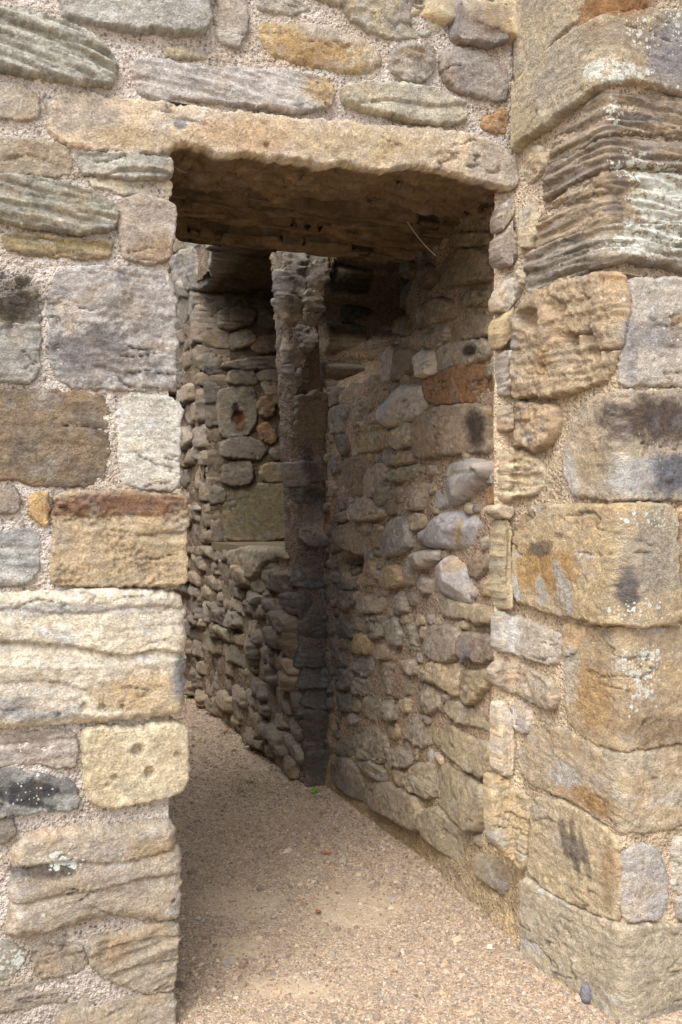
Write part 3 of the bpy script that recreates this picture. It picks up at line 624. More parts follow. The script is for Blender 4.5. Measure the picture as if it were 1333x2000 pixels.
g_([(1222,1660),(1240,1650),(1280,1660),(1298,1700),(1298,1760),(1285,1790),(1220,1795),(1214,1740)],(156,150,148),'block')
g_([(1316,1640),(1460,1640),(1460,1740),(1316,1740)],(182,170,152),'block')
g_([(1322,1752),(1460,1752),(1460,1790),(1322,1790)],(160,150,134),'block')
g_([(1025,1715),(1070,1742),(1130,1777),(1215,1806),(1460,1803),(1460,2130),(1205,2130),(1025,1960)],(176,156,122),'faint',c2=(156,142,116),tilt=0,proud=.024,name='plinth_stone')
# jamb side of the pier
jb = dict(back=.03, rings=1, grow=.006, proud=.022)
_g0 = g_; _u0 = u_
sh = lambda pl: [(x + 9 if x < 985 else x, y) for x, y in pl]
g_ = lambda poly, c, kind='block', **k: _g0(sh(poly), c, kind, **k)
u_ = lambda poly, c, kind='block', **k: _u0(sh(poly), c, kind, **k)
g_([(962,585),(975,560),(1000,532),(1022,532),(1030,550),(1012,580),(990,607),(964,602)],(168,156,142),'rough',**jb)
u_([(964,470),(985,452),(1003,432),(1010,470),(1011,502),(1000,515),(975,518),(962,500)],(156,136,120),'smooth',**jb)
u_([(966,425),(985,400),(1003,385),(1006,415),(985,440),(968,452)],(160,140,118),'rough',**jb)
g_([(963,628),(1000,606),(1015,606),(1013,650),(985,670),(966,680)],(192,160,104),'block',**jb)
g_([(970,690),(995,690),(1000,740),(995,770),(975,770)],(158,146,130),'rough',**jb)
g_([(975,800),(998,790),(1000,820),(995,840),(975,838)],(156,136,114),'rough',**jb)
g_([(978,885),(990,880),(1040,887),(1066,915),(1066,940),(1050,965),(1010,970),(976,978)],(202,176,130),'strata',c2=(166,134,92),**jb)
g_([(955,992),(1000,990),(1000,1005),(975,1012),(957,1003)],(198,172,136),'smooth',**jb)
g_([(972,1012),(990,1030),(990,1100),(993,1180),(975,1190),(966,1150),(966,1080)],(190,166,116),'band',ang=85,**jb)
g_([(968,1195),(1010,1206),(1060,1222),(1098,1242),(1098,1290),(1080,1298),(1040,1285),(1000,1275),(968,1270)],(182,166,142),'smooth',c2=(156,144,128),**jb)
g_([(960,1310),(985,1293),(1040,1307),(1090,1337),(1095,1365),(1080,1386),(1040,1370),(1000,1350),(963,1335)],(172,150,122),'rough',**jb)
g_([(966,1380),(990,1372),(1000,1400),(1005,1450),(1000,1510),(975,1515),(966,1500)],(190,174,152),'smooth',**jb)
g_([(1004,1377),(1030,1374),(1037,1400),(1034,1430),(1006,1425)],(176,162,154),'smooth')
g_([(953,1515),(975,1520),(1010,1542),(1035,1562),(1035,1620),(1028,1700),(1005,1682),(958,1642),(954,1600)],(178,154,112),'pitted',**jb)
g_([(986,690),(1000,692),(1013,708),(1008,712),(992,704)],(206,192,172),'rough',proud=.035,back=.03)
g_([(976,750),(992,744),(1012,738),(1010,747),(990,754)],(206,192,172),'rough',proud=.035,back=.03)
courses(pierU, pr, .94, 1.25, VS + .02, 2.8, (.1, .2), (.2, .3), PAL_F, kinds=['strata', 'band'], rs=8, res=.014)
courses(pierL, pr, .96, 1.3, 0.0, VS - .06, (.18, .26), (.25, .36), PAL_F, kinds=['block', 'band'], rs=9, res=.014)

# ================================================================== PASSAGE SIDE WALL
nw = thing('passage_wall', 'rubble side wall of the passage with white flints and dark sooty corner', 'wall', PA)
def dustn(u, v, col):
    m = sstep(.55, .1, v + .15 * fbm(u * 3, v * 3, 4, 3))[:, None]; return col * (1 - m) + lin((176, 154, 120)) * m
sheet(near, 0.0, near.L, -.06, 2.75, .0085, (160, 140, 120), nw, h0=.002, amp=.007, dust=dustn)
fil = Surf([(.27, 3.68), (.40, 3.22), (.528, 2.835)], .1, lean=-NF * .12, tag='near', gain=1.05)
sheet(fil, 0, fil.L, -.06, .46, .0075, (190, 168, 134), nw, amp=.012, name='mortar_fillet')
def T(x0, y0, s): return lambda *pts: [(x0 + p[0] / s, y0 + p[1] / s) for p in pts]
n1 = T(640, 460, 3.8086); n2 = T(640, 760, 3.8086); n3 = T(640, 1060, 3.8086); n4 = T(590, 1340, 2.9622)
w_ = lambda poly, c, kind='rough', **k: stone(near, poly, c, nw, kind, **{'res': .0065, 'proud': .03, 'back': .06, 'grow': .010, **k})
NEARS = [
 (n1((860,380),(830,300),(900,180),(1000,110),(1235,130),(1245,330),(1050,350)),(140,116,82),'smooth'),
 (n1((690,640),(720,540),(860,470),(960,520),(980,590),(880,620),(760,660),(690,690)),(150,128,100),'smooth'),
 (n1((960,480),(1080,420),(1240,420),(1235,520),(1140,500),(1080,510),(990,540)),(158,136,96),'rough'),
 (n1((685,780),(690,700),(760,680),(900,660),(910,780),(780,825),(720,820)),(150,134,112),'strata'),
 (n1((915,770),(910,640),(1030,600),(1090,580),(1235,620),(1240,740),(1080,760)),(152,130,102),'rough'),
 (n1((655,930),(720,870),(800,870),(815,950),(800,1030),(740,1050),(690,980)),(202,192,168),'flint'),
 (n1((815,960),(820,860),(930,810),(1060,800),(1210,790),(1230,880),(1120,930),(960,960),(850,1000)),(166,150,128),'smooth'),
 (n1((745,1090),(850,1040),(980,980),(1130,960),(1235,980),(1245,1180),(1220,1215),(960,1240),(830,1255),(760,1230)),(146,94,50),'smooth'),
 (n1((420,1070),(440,900),(520,820),(550,860),(530,970),(490,1060),(440,1085)),(178,162,150),'smooth'),
 (n1((560,850),(680,870),(690,950),(600,1060),(520,1080),(540,980)),(128,106,84),'smooth'),
 (n1((440,1270),(530,1190),(600,1120),(740,1130),(745,1250),(725,1333),(600,1400),(480,1420),(435,1350)),(188,178,166),'flint'),
 (n1((250,830),(270,740),(370,690),(400,780),(380,830),(300,840)),(166,138,104),'rough'),
 (n1((215,960),(240,880),(330,850),(415,900),(400,960),(260,1000)),(160,148,122),'strata'),
 (n1((150,1190),(190,1080),(260,1040),(340,1090),(390,1180),(380,1195),(240,1210)),(158,130,102),'rough'),
 (n1((0,1140),(90,1150),(100,1250),(20,1275),(-30,1240)),(128,110,92),'block'),
 (n1((260,660),(280,560),(370,500),(440,560),(440,640)),(120,110,76),'rough'),
 (n1((30,370),(40,180),(200,100),(420,130),(430,250),(250,330)),(110,104,62),'rough'),
 (n1((580,220),(650,200),(680,280),(620,310),(580,280)),(110,104,76),'rough'),
 (n1((480,530),(460,380),(560,330),(680,400),(640,500)),(110,100,64),'rough'),
 (n1((480,700),(540,620),(640,600),(660,720),(560,740)),(118,106,66),'rough'),
 (n1((930,70),(940,0),(1220,-10),(1220,60),(1000,75)),(140,120,86),'rough'),
 ([(880,470),(895,415),(955,385),(985,420),(975,462)],(150,128,96),'rough'),
 (n1((700,330),(720,230),(820,240),(830,330),(760,400)),(120,100,66),'rough'),
 (n2((40,230),(60,150),(150,120),(180,130),(140,230),(140,320),(60,330)),(138,124,106),'smooth'),
 (n2((140,230),(190,130),(290,90),(310,150),(290,240),(210,275),(150,250)),(158,142,120),'rough'),
 (n2((150,340),(340,280),(440,290),(500,330),(505,430),(380,450),(260,470),(180,475),(175,390)),(178,146,98),'smooth'),
 (n2((510,350),(570,270),(640,255),(670,330),(640,410),(560,440),(520,420)),(174,160,138),'rough'),
 (n2((685,380),(700,250),(800,170),(900,150),(1100,125),(1230,150),(1235,330),(1225,460),(1100,460),(900,480),(740,515),(700,480)),(160,132,100),'smooth'),
 (n2((60,350),(160,350),(175,440),(150,485),(50,470)),(116,104,88),'rough'),
 (n2((70,780),(60,640),(130,560),(240,515),(290,600),(300,720),(270,790),(180,805)),(144,116,88),'rough'),
 (n2((30,520),(120,500),(110,600),(50,640)),(120,106,90),'rough'),
 (n2((290,795),(310,670),(370,590),(460,560),(470,640),(420,720),(360,790),(310,805)),(164,142,124),'smooth'),
 (n2((370,790),(430,720),(490,700),(500,790),(430,860),(385,830)),(132,120,104),'rough'),
 (n2((490,540),(560,470),(640,480),(650,540),(580,555),(500,560)),(154,126,98),'rough'),
 (n2((480,630),(560,600),(700,570),(780,600),(740,640),(600,670),(500,680)),(162,146,114),'eroded'),
 (n2((575,750),(660,710),(775,715),(760,790),(720,880),(600,900),(590,820)),(176,150,118),'rough'),
 (n2((195,900),(250,840),(310,815),(400,870),(450,910),(430,950),(330,970),(210,970)),(160,140,118),'smooth'),
 (n2((460,880),(490,820),(525,850),(520,920),(480,930)),(120,98,70),'smooth'),
 (n2((795,640),(850,555),(960,560),(1100,535),(1235,555),(1230,630),(1150,720),(1060,810),(960,850),(870,870),(810,890),(795,760)),(178,172,174),'flint'),
 (n2((715,1100),(800,1030),(900,930),(1000,920),(1190,930),(1190,1000),(1170,1130),(1130,1180),(990,1170),(840,1180),(730,1150)),(182,178,182),'flint'),
 (n2((420,1230),(430,1110),(500,1010),(570,960),(630,990),(650,1140),(620,1190),(520,1220),(440,1250)),(154,144,132),'smooth'),
 (n2((640,960),(700,930),(740,970),(730,1020),(660,1040)),(170,150,118),'rough'),
 (n2((60,1110),(90,1030),(210,1010),(300,1080),(310,1180),(280,1230),(120,1180),(40,1220)),(138,116,92),'rough'),
 (n2((320,1080),(380,1010),(430,1040),(410,1160),(370,1190),(330,1140)),(164,132,94),'rough'),
 (n2((50,960),(170,910),(180,960),(70,990)),(130,114,98),'rough'), (n2((60,820),(150,820),(165,880),(80,900)),(130,114,98),'rough'),
 (n2((1215,830),(1240,740),(1300,740),(1290,860)),(160,112,62),'smooth'),
 (n3((665,100),(750,80),(870,65),(860,120),(780,170),(700,190),(670,150)),(168,158,152),'flint'),
 (n3((835,240),(880,160),(950,110),(1060,200),(1090,270),(1100,380),(1080,440),(960,420),(890,370),(850,310)),(186,184,192),'flint'),
 (n3((1080,180),(1110,120),(1230,115),(1220,180),(1130,260),(1085,230)),(136,114,92),'smooth'),
 (n3((640,420),(700,385),(860,390),(940,440),(1060,475),(1240,490),(1240,590),(1130,590),(1100,560),(950,550),(800,510),(690,470)),(174,148,106),'smooth'),
 (n3((265,200),(310,140),(370,150),(380,230),(340,320),(290,310)),(162,128,86),'rough'),
 (n3((400,290),(440,190),(540,180),(600,260),(580,310),(440,340)),(178,138,74),'rough'),
 (n3((545,150),(600,120),(660,200),(670,300),(610,320),(600,240)),(160,132,96),'rough'),
 (n3((710,300),(740,250),(790,300),(780,370),(720,350)),(160,144,126),'smooth'),
 (n3((265,470),(330,400),(380,440),(440,410),(450,470),(410,510),(300,510)),(166,140,108),'rough'),
 (n3((480,450),(560,370),(590,430),(620,500),(560,530),(490,490)),(156,134,108),'rough'),
 (n3((265,620),(300,550),(400,540),(460,590),(440,680),(340,710),(280,670)),(166,148,120),'rough'),
 (n3((470,680),(490,590),(545,570),(560,680),(545,760),(490,750)),(160,148,126),'smooth'),
 (n3((567,680),(562,610),(640,610),(720,650),(720,790),(640,790),(580,760)),(154,144,126),'rough'),
 (n3((745,790),(770,640),(900,620),(960,640),(1030,700),(1000,830),(960,870),(840,880),(760,830)),(160,140,116),'smooth'),
 (n3((1030,760),(1050,680),(1130,690),(1250,710),(1250,850),(1180,890),(1100,840),(1030,850)),(140,118,96),'smooth'),
 (n3((720,960),(780,910),(900,900),(1018,910),(1008,1040),(990,1130),(890,1060),(780,1010)),(178,152,110),'rough'),
 (n3((1027,1130),(1024,970),(1220,960),(1250,1010),(1190,1090),(1110,1190),(1040,1170)),(160,134,92),'rough'),
 (n3((230,780),(250,680),(310,710),(350,790),(320,820),(240,810)),(194,152,74),'rough'),
 (n3((380,810),(420,760),(470,790),(470,850),(400,860)),(164,132,100),'smooth'),
 (n3((590,890),(650,880),(690,920),(690,970),(620,950)),(174,146,106),'rough'),
 (n3((340,1050),(380,930),(450,900),(550,940),(580,1040),(560,1140),(440,1110),(360,1090)),(156,134,106),'rough'),
 (n3((220,900),(280,840),(350,870),(350,960),(300,990),(230,950)),(152,138,118),'rough'),
 (n3((50,1010),(80,940),(190,970),(220,1050),(150,1085),(70,1060)),(110,100,92),'rough'),
 (n3((200,1060),(240,1000),(320,1030),(320,1110),(230,1120)),(152,138,118),'rough'),
 (n3((630,1160),(660,1090),(740,1050),(840,1120),(860,1200),(790,1260),(690,1240)),(162,140,108),'rough'),
 (n3((905,1240),(920,1190),(1020,1190),(1100,1250),(1240,1260),(1250,1400),(1100,1350),(960,1310)),(162,140,102),'smooth'),
 (n3((280,1240),(310,1150),(380,1140),(430,1220),(410,1320),(320,1310)),(156,136,106),'rough'),
 (n3((440,1240),(480,1180),(540,1220),(530,1300),(460,1310)),(150,132,104),'rough'),
 (n3((40,860),(60,780),(150,790),(160,900),(80,930)),(110,100,90),'rough'), (n3((60,640),(120,580),(210,620),(200,700),(100,700)),(106,98,92),'rough'),
 (n3((60,440),(90,360),(200,370),(220,440),(150,500)),(112,100,90),'rough'), (n3((60,1180),(110,1110),(200,1150),(190,1240),(90,1250)),(110,102,92),'rough'),
 (n3((90,90),(240,95),(255,135),(120,140)),(120,106,90),'rough'), (n3((80,300),(230,290),(220,330),(110,350)),(116,104,90),'rough'),
 (n4((310,320),(340,250),(430,240),(500,310),(510,400),(470,440),(380,410)),(152,132,102),'rough'),
 (n4((570,200),(640,160),(740,210),(760,320),(710,350),(600,280)),(158,138,108),'rough'),
 (n4((745,230),(800,205),(900,250),(1010,320),(1115,340),(1120,500),(1060,510),(960,460),(840,380),(760,310)),(174,148,102),'smooth'),
 (n4((800,480),(850,450),(950,500),(1030,560),(1085,590),(1080,720),(1060,820),(990,830),(900,760),(820,690),(805,590)),(170,146,104),'smooth'),
 (n4((610,540),(680,460),(770,450),(800,520),(790,620),(750,640),(650,600)),(166,144,108),'rough'),
 (n4((510,400),(560,360),(640,380),(680,410),(620,460),(540,460)),(156,136,106),'rough'),
 (n4((200,450),(260,410),(330,470),(360,560),(370,660),(300,640),(220,580),(195,520)),(140,122,98),'smooth'),
 (n4((380,560),(430,530),(540,580),(690,650),(720,740),(700,830),(600,790),(500,740),(400,690),(375,620)),(154,134,104),'smooth'),
 (n4((720,740),(800,700),(900,790),(980,870),(970,960),(920,1010),(830,950),(740,870),(710,800)),(162,142,108),'smooth'),
 (n4((390,500),(345,440),(430,440),(500,500),(490,550)),(150,132,104),'rough'),
 (n4((220,380),(250,310),(310,330),(310,400),(270,420)),(130,114,94),'rough'),
]
for i, (pl, c, k) in enumerate(NEARS):
    px_ = np.mean([p[0] for p in pl]); low = np.mean([p[1] for p in pl]) > 1500
    w_(pl, c, k, proud=.032 if low else (.055 if k == 'flint' else random.uniform(.018, .038)), rnd=.024 if k == 'flint' else random.uniform(.007, .011), mixa=.6, tilt=.1)
stone(fil, n4((1000,1010),(1040,970),(1130,1010),(1215,1060),(1220,1120),(1170,1215),(1110,1160),(1030,1090)), (160,136,108), nw, 'smooth', proud=.03, rnd=.03)
# small pinning stones in the joints
def fill(surf, parent, polys, ur, vr, tries, rr_, pal, seed, ok=None, **kw):
    uvs = [np.array(surf.unproj(p)) for p in polys]; cent = np.array([(q.max(0) + q.min(0)) / 2 for q in uvs]); ext = np.array([np.ptp(q, axis=0) for q in uvs])
    rg = random.Random(seed); placed = []
    for _ in range(tries):
        u, v = rg.uniform(*ur), rg.uniform(*vr); r = rg.uniform(*rr_) * (1 if _ > tries * .4 else 1.25)
        q = np.maximum(np.abs(cent[:, 0] - u) - ext[:, 0] * .42, np.abs(cent[:, 1] - v) - ext[:, 1] * .42)
        if q.min() < r * .8 or any(abs(u - a) < (r + c_) * 1.35 and abs(v - b) < (r + c_) * .85 for a, b, c_ in placed): continue
        if ok and not ok(u, v): continue
        placed.append((u, v, r)); el_ = rg.uniform(1.1, 1.7)
        poly = [(u + r * el_ * math.cos(t) * rg.uniform(.75, 1.15), v + r * .85 * math.sin(t) * rg.uniform(.75, 1.15)) for t in np.linspace(rg.random(), 6.283 + rg.random() * .1, 7)[:-1]]
        stone(surf, poly, rg.choice(pal), parent, rg.choice(['rough', 'smooth', 'rough']), uv=True, proud=rg.uniform(.008, .022), rnd=.008, back=.03, **kw)
u_lo = near.unproj([(600, 1000)])[0][0]; u_hi = near.unproj([(965, 1000)])[0][0]
PAL_N = [(160,138,108), (150,132,112), (170,146,104), (136,118,98), (176,160,138)]
fill(near, nw, [p[0] for p in NEARS], (u_lo, u_hi), (1.75, 2.5), 500, (.05, .075), PAL_N, 6, res=.009)
fill(near, nw, [p[0] for p in NEARS], (u_lo + .1, u_hi), (.18, 1.85), 2200, (.015, .036), PAL_N, 5, res=.008)

# ================================================================== FAR WALL WITH THE WINDOW RECESS
fw = thing('window_wall', 'dark rubble wall farther along the passage with a deep window recess', 'wall', E)
UN = far.L - 1.68; UE = far.L
def far_keep(u, v): return ~((u > UN) & (v > SILL) & (v < NTOP))
sheet(far, 0.0, far.L - .025, -.06, 3.6, .02, (120, 104, 88), fw, far_keep, h0=.020, amp=.020)
ragged = lambda u, v: (lambda p: ~((p[0] > 652 - (p[1] - 500) * .26 + 7 * fbm(p[1] / 18, p[1] * 0, 2, 3)) & (p[1] > 480) & (p[1] < 772) | (p[0] > 640) & (p[1] < 480)))(endf.px(u, v))
sheet(endf, 0.0, endf.L, -.06, 3.0, .011, (124, 110, 98), fw, ragged, amp=.018)
sheet(farj, 0.0, farj.L, SILL - .05, NTOP + .1, .014, (112, 98, 80), fw, amp=.012)
def quadbox(name, corners, z0, z1, parent, c, mat=M_MORTAR):
    V = [(*(np.array(p) + LEAN * z), z) for z in (z0, z1) for p in corners]
    Q = np.array([(0, 3, 2, 1), (4, 5, 6, 7), (0, 1, 5, 4), (1, 2, 6, 5), (2, 3, 7, 6), (3, 0, 4, 7)])
    return mesh_obj(name, V, Q, mat, parent, np.tile(lin(c), (8, 1)), np.zeros(8), smooth=False)
A0 = E - DN * 1.70; A1 = E - DN * .13
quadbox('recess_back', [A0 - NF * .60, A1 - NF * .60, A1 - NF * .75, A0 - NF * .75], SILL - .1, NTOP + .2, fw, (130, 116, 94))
quadbox('recess_soffit', [A0 - NF * .02, A1 - NF * .02, A1 - NF * .6, A0 - NF * .6], NTOP, NTOP + .15, fw, (92, 82, 62), M_PLAIN)  # soffit colour darkened against ground bounce, standing in for shade
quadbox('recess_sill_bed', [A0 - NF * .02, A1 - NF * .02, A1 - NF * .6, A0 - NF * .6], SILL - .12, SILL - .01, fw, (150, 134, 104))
quadbox('pillar_core', [E - DN * .13 - NF * .03, E - DN * .03 - NF * .03, E - DN * .03 - NF * .17, E - DN * .13 - NF * .17], 0, 3.2, fw, (120, 104, 90))
m_ = T(330, 430, 4.0); t5 = T(410, 820, 5.1269); t6 = T(340, 1040, 3.9206); nN = T(540, 470, 4.0394)
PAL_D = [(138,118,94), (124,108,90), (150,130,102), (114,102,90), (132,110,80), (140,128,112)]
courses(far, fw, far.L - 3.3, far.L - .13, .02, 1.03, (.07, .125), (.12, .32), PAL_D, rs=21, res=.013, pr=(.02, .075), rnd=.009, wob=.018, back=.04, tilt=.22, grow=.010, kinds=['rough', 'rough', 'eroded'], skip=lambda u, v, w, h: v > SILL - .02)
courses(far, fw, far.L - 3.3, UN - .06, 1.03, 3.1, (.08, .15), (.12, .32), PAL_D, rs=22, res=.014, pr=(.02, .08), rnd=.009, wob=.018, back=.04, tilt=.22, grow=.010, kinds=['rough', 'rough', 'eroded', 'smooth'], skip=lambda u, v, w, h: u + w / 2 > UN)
# quoins of the recess, alternating along its far edge
v = SILL + .02; i = 0
while v < NTOP:
    hh = .10 + .06 * ((i * 7) % 3); stone(far, [(UN - (.10 if i % 2 else .2), v), (UN - .004, v), (UN - .002, v + hh - .02), (UN - (.11 if i % 2 else .19), v + hh - .02)], random.choice(PAL_D), fw, 'rough', uv=True, res=.012, proud=.04, back=.16, rings=3, wob=.012)
    v += hh; i += 1
for (a_, b_, c_) in ((-.24, .30, (150, 140, 126)), (.315, .80, (138, 126, 108)), (.815, 1.66, (130, 118, 100))):
    stone(far, [(UN + a_, NTOP - .01), ((2 * UN + a_ + b_) / 2, NTOP - .03), (UN + b_, NTOP), (UN + b_, NTOP + .20), (UN + a_, NTOP + .22)], c_, fw, 'rough', uv=True, res=.011, proud=.06, back=.26, rings=3, wob=.02, tilt=.3, soffit=(84, 76, 52), name='recess_lintel')  # undersides painted dark: moss tone with the recess shade added
courses(far, fw, UN - .2, far.L - .05, NTOP + .21, 3.1, (.1, .15), (.18, .34), PAL_D, rs=23, res=.014, pr=(.02, .07), kinds=['rough', 'eroded'])
stone(far, t6((500,150),(540,130),(600,112),(840,130),(880,190),(740,230),(700,340),(640,350),(560,330),(520,260)), (150,134,108), fw, 'rough', res=.012, proud=.07, back=.06)
# sill stone lying in the recess
quadbox('sill_stone', [E - DN * 1.55 + NF * .03, E - DN * .30 + NF * .02, E - DN * .30 - NF * .45, E - DN * 1.55 - NF * .45], SILL - .015, SILL + .03, fw, (120, 106, 82), M_PLAIN)
FJS = [
 (m_((390,830),(400,720),(560,690),(680,720),(640,800),(480,850)),(150,130,102),'strata'), (m_((690,800),(720,710),(880,700),(890,800),(780,840)),(130,116,76),'rough'),
 (m_((460,950),(520,890),(620,860),(680,940),(600,980),(490,1000)),(150,130,102),'rough'), (m_((640,990),(700,930),(880,910),(890,1010),(700,1030)),(148,116,76),'smooth'),
 (m_((400,1140),(640,1090),(890,1080),(880,1150),(600,1155)),(140,122,96),'strata'), (m_((460,1270),(480,1190),(640,1170),(680,1250),(660,1280)),(138,122,98),'smooth'),
 (m_((690,1240),(720,1190),(920,1170),(950,1230),(820,1250)),(138,120,92),'smooth'), (m_((390,1350),(470,1320),(650,1300),(680,1420),(670,1580),(600,1680),(410,1690),(395,1550)),(132,118,90),'block'),
 (m_((720,1270),(900,1250),(960,1330),(950,1410),(830,1430)),(150,122,84),'rough'), (m_((690,1450),(740,1390),(830,1400),(800,1520),(740,1540)),(146,104,56),'rough'),
 (m_((700,1620),(770,1590),(830,1690),(800,1740),(740,1720)),(142,96,50),'rough'), (m_((430,690),(440,570),(640,560),(660,680)),(112,104,66),'rough'), (m_((670,680),(680,560),(890,540),(890,690)),(108,100,62),'rough'),
 (t5((110,350),(120,240),(200,190),(400,190),(530,250),(540,330),(480,380),(200,370)),(134,118,98),'smooth'), (t5((620,310),(680,220),(800,200),(800,380),(630,380)),(130,114,90),'rough'),
 (t5((130,610),(140,470),(210,430),(400,430),(410,570),(380,640),(200,650)),(122,106,84),'smooth'), (t5((520,490),(560,450),(800,450),(800,610),(560,610),(520,560)),(146,118,76),'smooth'),
 (t5((140,900),(190,720),(330,660),(800,650),(800,1150),(600,1200),(300,1200),(170,1180)),(120,106,72),'smooth'),
]
fill(farj, fw, [p[0] for p in FJS], (.02, .5), (SILL + .05, NTOP), 300, (.05, .08), PAL_D, 12, res=.011, grow=.012)
for pl, c, k in FJS: stone(farj, pl, c, fw, k, res=.010, proud=.03, rnd=.009, back=.06, tilt=.08, grow=.018)
ENDS = [
 (nN((150,1240),(340,1210),(400,1260),(420,1500),(400,1680),(180,1690),(160,1500)),(120,106,86),'block'),
 ([(546,478),(598,476),(596,520),(572,532),(548,522)],(146,138,128),'rough'), ([(600,474),(644,474),(640,508),(618,520),(600,516)],(158,146,130),'rough'),
 ([(548,528),(576,538),(594,528),(596,572),(566,584),(550,574)],(136,128,120),'eroded'), ([(600,522),(630,512),(640,540),(622,566),(602,560)],(160,148,128),'rough'),
 ([(550,582),(582,586),(590,626),(572,650),(552,636)],(146,136,126),'eroded'), ([(592,572),(622,570),(632,600),(614,634),(596,628)],(176,160,136),'rough'),
 ([(554,644),(574,656),(584,700),(572,726),(556,700)],(140,130,122),'rough'), ([(582,640),(612,640),(622,660),(598,684),(586,678)],(150,138,122),'rough'),
 ([(560,712),(574,732),(590,720),(586,752),(574,766),(562,748)],(146,134,124),'rough'),
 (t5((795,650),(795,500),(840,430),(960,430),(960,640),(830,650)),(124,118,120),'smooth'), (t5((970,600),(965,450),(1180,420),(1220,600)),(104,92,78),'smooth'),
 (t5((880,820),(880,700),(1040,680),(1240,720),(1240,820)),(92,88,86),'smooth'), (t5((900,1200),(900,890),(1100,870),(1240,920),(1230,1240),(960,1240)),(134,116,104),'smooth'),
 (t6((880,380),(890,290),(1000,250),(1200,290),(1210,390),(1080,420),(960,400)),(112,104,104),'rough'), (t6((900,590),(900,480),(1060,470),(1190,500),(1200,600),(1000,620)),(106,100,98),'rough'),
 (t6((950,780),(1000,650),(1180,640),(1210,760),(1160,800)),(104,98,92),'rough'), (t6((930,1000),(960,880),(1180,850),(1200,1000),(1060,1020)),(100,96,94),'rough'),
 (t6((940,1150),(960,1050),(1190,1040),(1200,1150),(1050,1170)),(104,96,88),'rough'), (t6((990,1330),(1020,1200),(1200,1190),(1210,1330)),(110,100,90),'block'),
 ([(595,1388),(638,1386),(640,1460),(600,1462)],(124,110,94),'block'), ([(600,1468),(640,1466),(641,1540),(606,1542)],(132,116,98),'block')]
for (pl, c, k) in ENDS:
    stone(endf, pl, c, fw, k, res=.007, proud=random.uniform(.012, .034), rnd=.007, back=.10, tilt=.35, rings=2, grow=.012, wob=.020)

# ================================================================== GROUND
def ground_mat():
    m, n, l, b = nt('trodden_gravel'); p = n.new('ShaderNodeNewGeometry').outputs['Position']
    n0 = noise(n, l, p, 2.2, 5, .6); n1 = noise(n, l, p, 26, 6, .7); n2 = noise(n, l, p, 380, 3, .7)
    v = voro(n, l, p, 150); s = n.new('ShaderNodeSeparateColor'); l.new(v.outputs['Color'], s.inputs[0])
    sa_ = attr(n, 'Sand').outputs['Fac']
    c = mixc(n, l, n0, tuple(lin((162, 142, 120))), tuple(lin((194, 174, 150))))
    c = mixc(n, l, 1.0, c, gray(n, l, mrange(n, l, n1, .25, .75, .68, 1.25)), 'MULTIPLY')
    c = mixc(n, l, .55, c, mixc(n, l, 1.0, c, gray(n, l, mrange(n, l, s.outputs[0], 0, 1, .35, 1.6)), 'MULTIPLY'))
    c = mixc(n, l, 1.0, c, gray(n, l, mrange(n, l, n2, .3, .7, .7, 1.28)), 'MULTIPLY')
    c = mixc(n, l, math_(n, l, 'MULTIPLY', sa_, .55), c, mixc(n, l, n1, tuple(lin((186, 164, 136))), tuple(lin((212, 192, 164)))))
    l.new(c, b.inputs['Base Color']); b.inputs['Roughness'].default_value = .95; b.inputs['Specular IOR Level'].default_value = .15
    h = math_(n, l, 'ADD', math_(n, l, 'MULTIPLY', math_(n, l, 'MULTIPLY', v.outputs['Distance'], math_(n, l, 'SUBTRACT', 1.0, sa_)), -1), math_(n, l, 'MULTIPLY', n2, .5))
    bp = n.new('ShaderNodeBump'); bp.inputs['Strength'].default_value = .7; bp.inputs['Distance'].default_value = .005
    l.new(h, bp.inputs['Height']); l.new(bp.outputs[0], b.inputs['Normal']); return m
SANDS = ((690, 1770, 95, 48), (470, 1765, 90, 26), (560, 1930, 120, 22), (470, 1850, 50, 24))
def sandy(x, y):
    yy = np.maximum(y, 1.2); p = CX + F * x / yy; q = CY + F * EYE / yy; m = np.zeros_like(p)
    for (ex, ey, rx, ry) in SANDS:
        m = np.maximum(m, sstep(1.4, .5, np.hypot((p - ex) / rx, (q - ey) / ry) + .45 * fbm(x * 6, y * 6, 1, 4)))
    return m
def gz(x, y):
    return .012 * fbm(x * 2.2, y * 2.2, .3, 3) + .004 * fbm(x * 14, y * 14, 1.3, 3)
ax = np.concatenate([[-200, -60, -20, -8, -4], np.arange(-2.6, 1.8, .02), [2.5, 5, 10, 25, 70, 200]])
ay = np.concatenate([[-200, -60, -20, -6, -2, 0, 1, 1.6], np.arange(2.0, 8.6, .02), [10, 14, 25, 60, 200]])
X, Y = np.meshgrid(ax, ay); x, y = X.ravel(), Y.ravel(); nearm = (np.abs(x) < 3) & (y > 1.5) & (y < 9)
z = np.where(nearm, gz(x, y), 0); nx_, ny_ = len(ax), len(ay)
i = (np.arange(ny_ - 1)[:, None] * nx_ + np.arange(nx_ - 1)[None]).ravel()
gr = mesh_obj('ground', np.stack([x, y, z], 1), np.stack([i, i + 1, i + 1 + nx_, i + nx_], 1), ground_mat()); gr['kind'] = 'structure'
at_ = gr.data.attributes.new('Sand', 'FLOAT', 'POINT'); at_.data.foreach_set('value', sandy(x, y).astype(np.float32))
gr['label'] = 'trodden sandy gravel path running through the doorway'

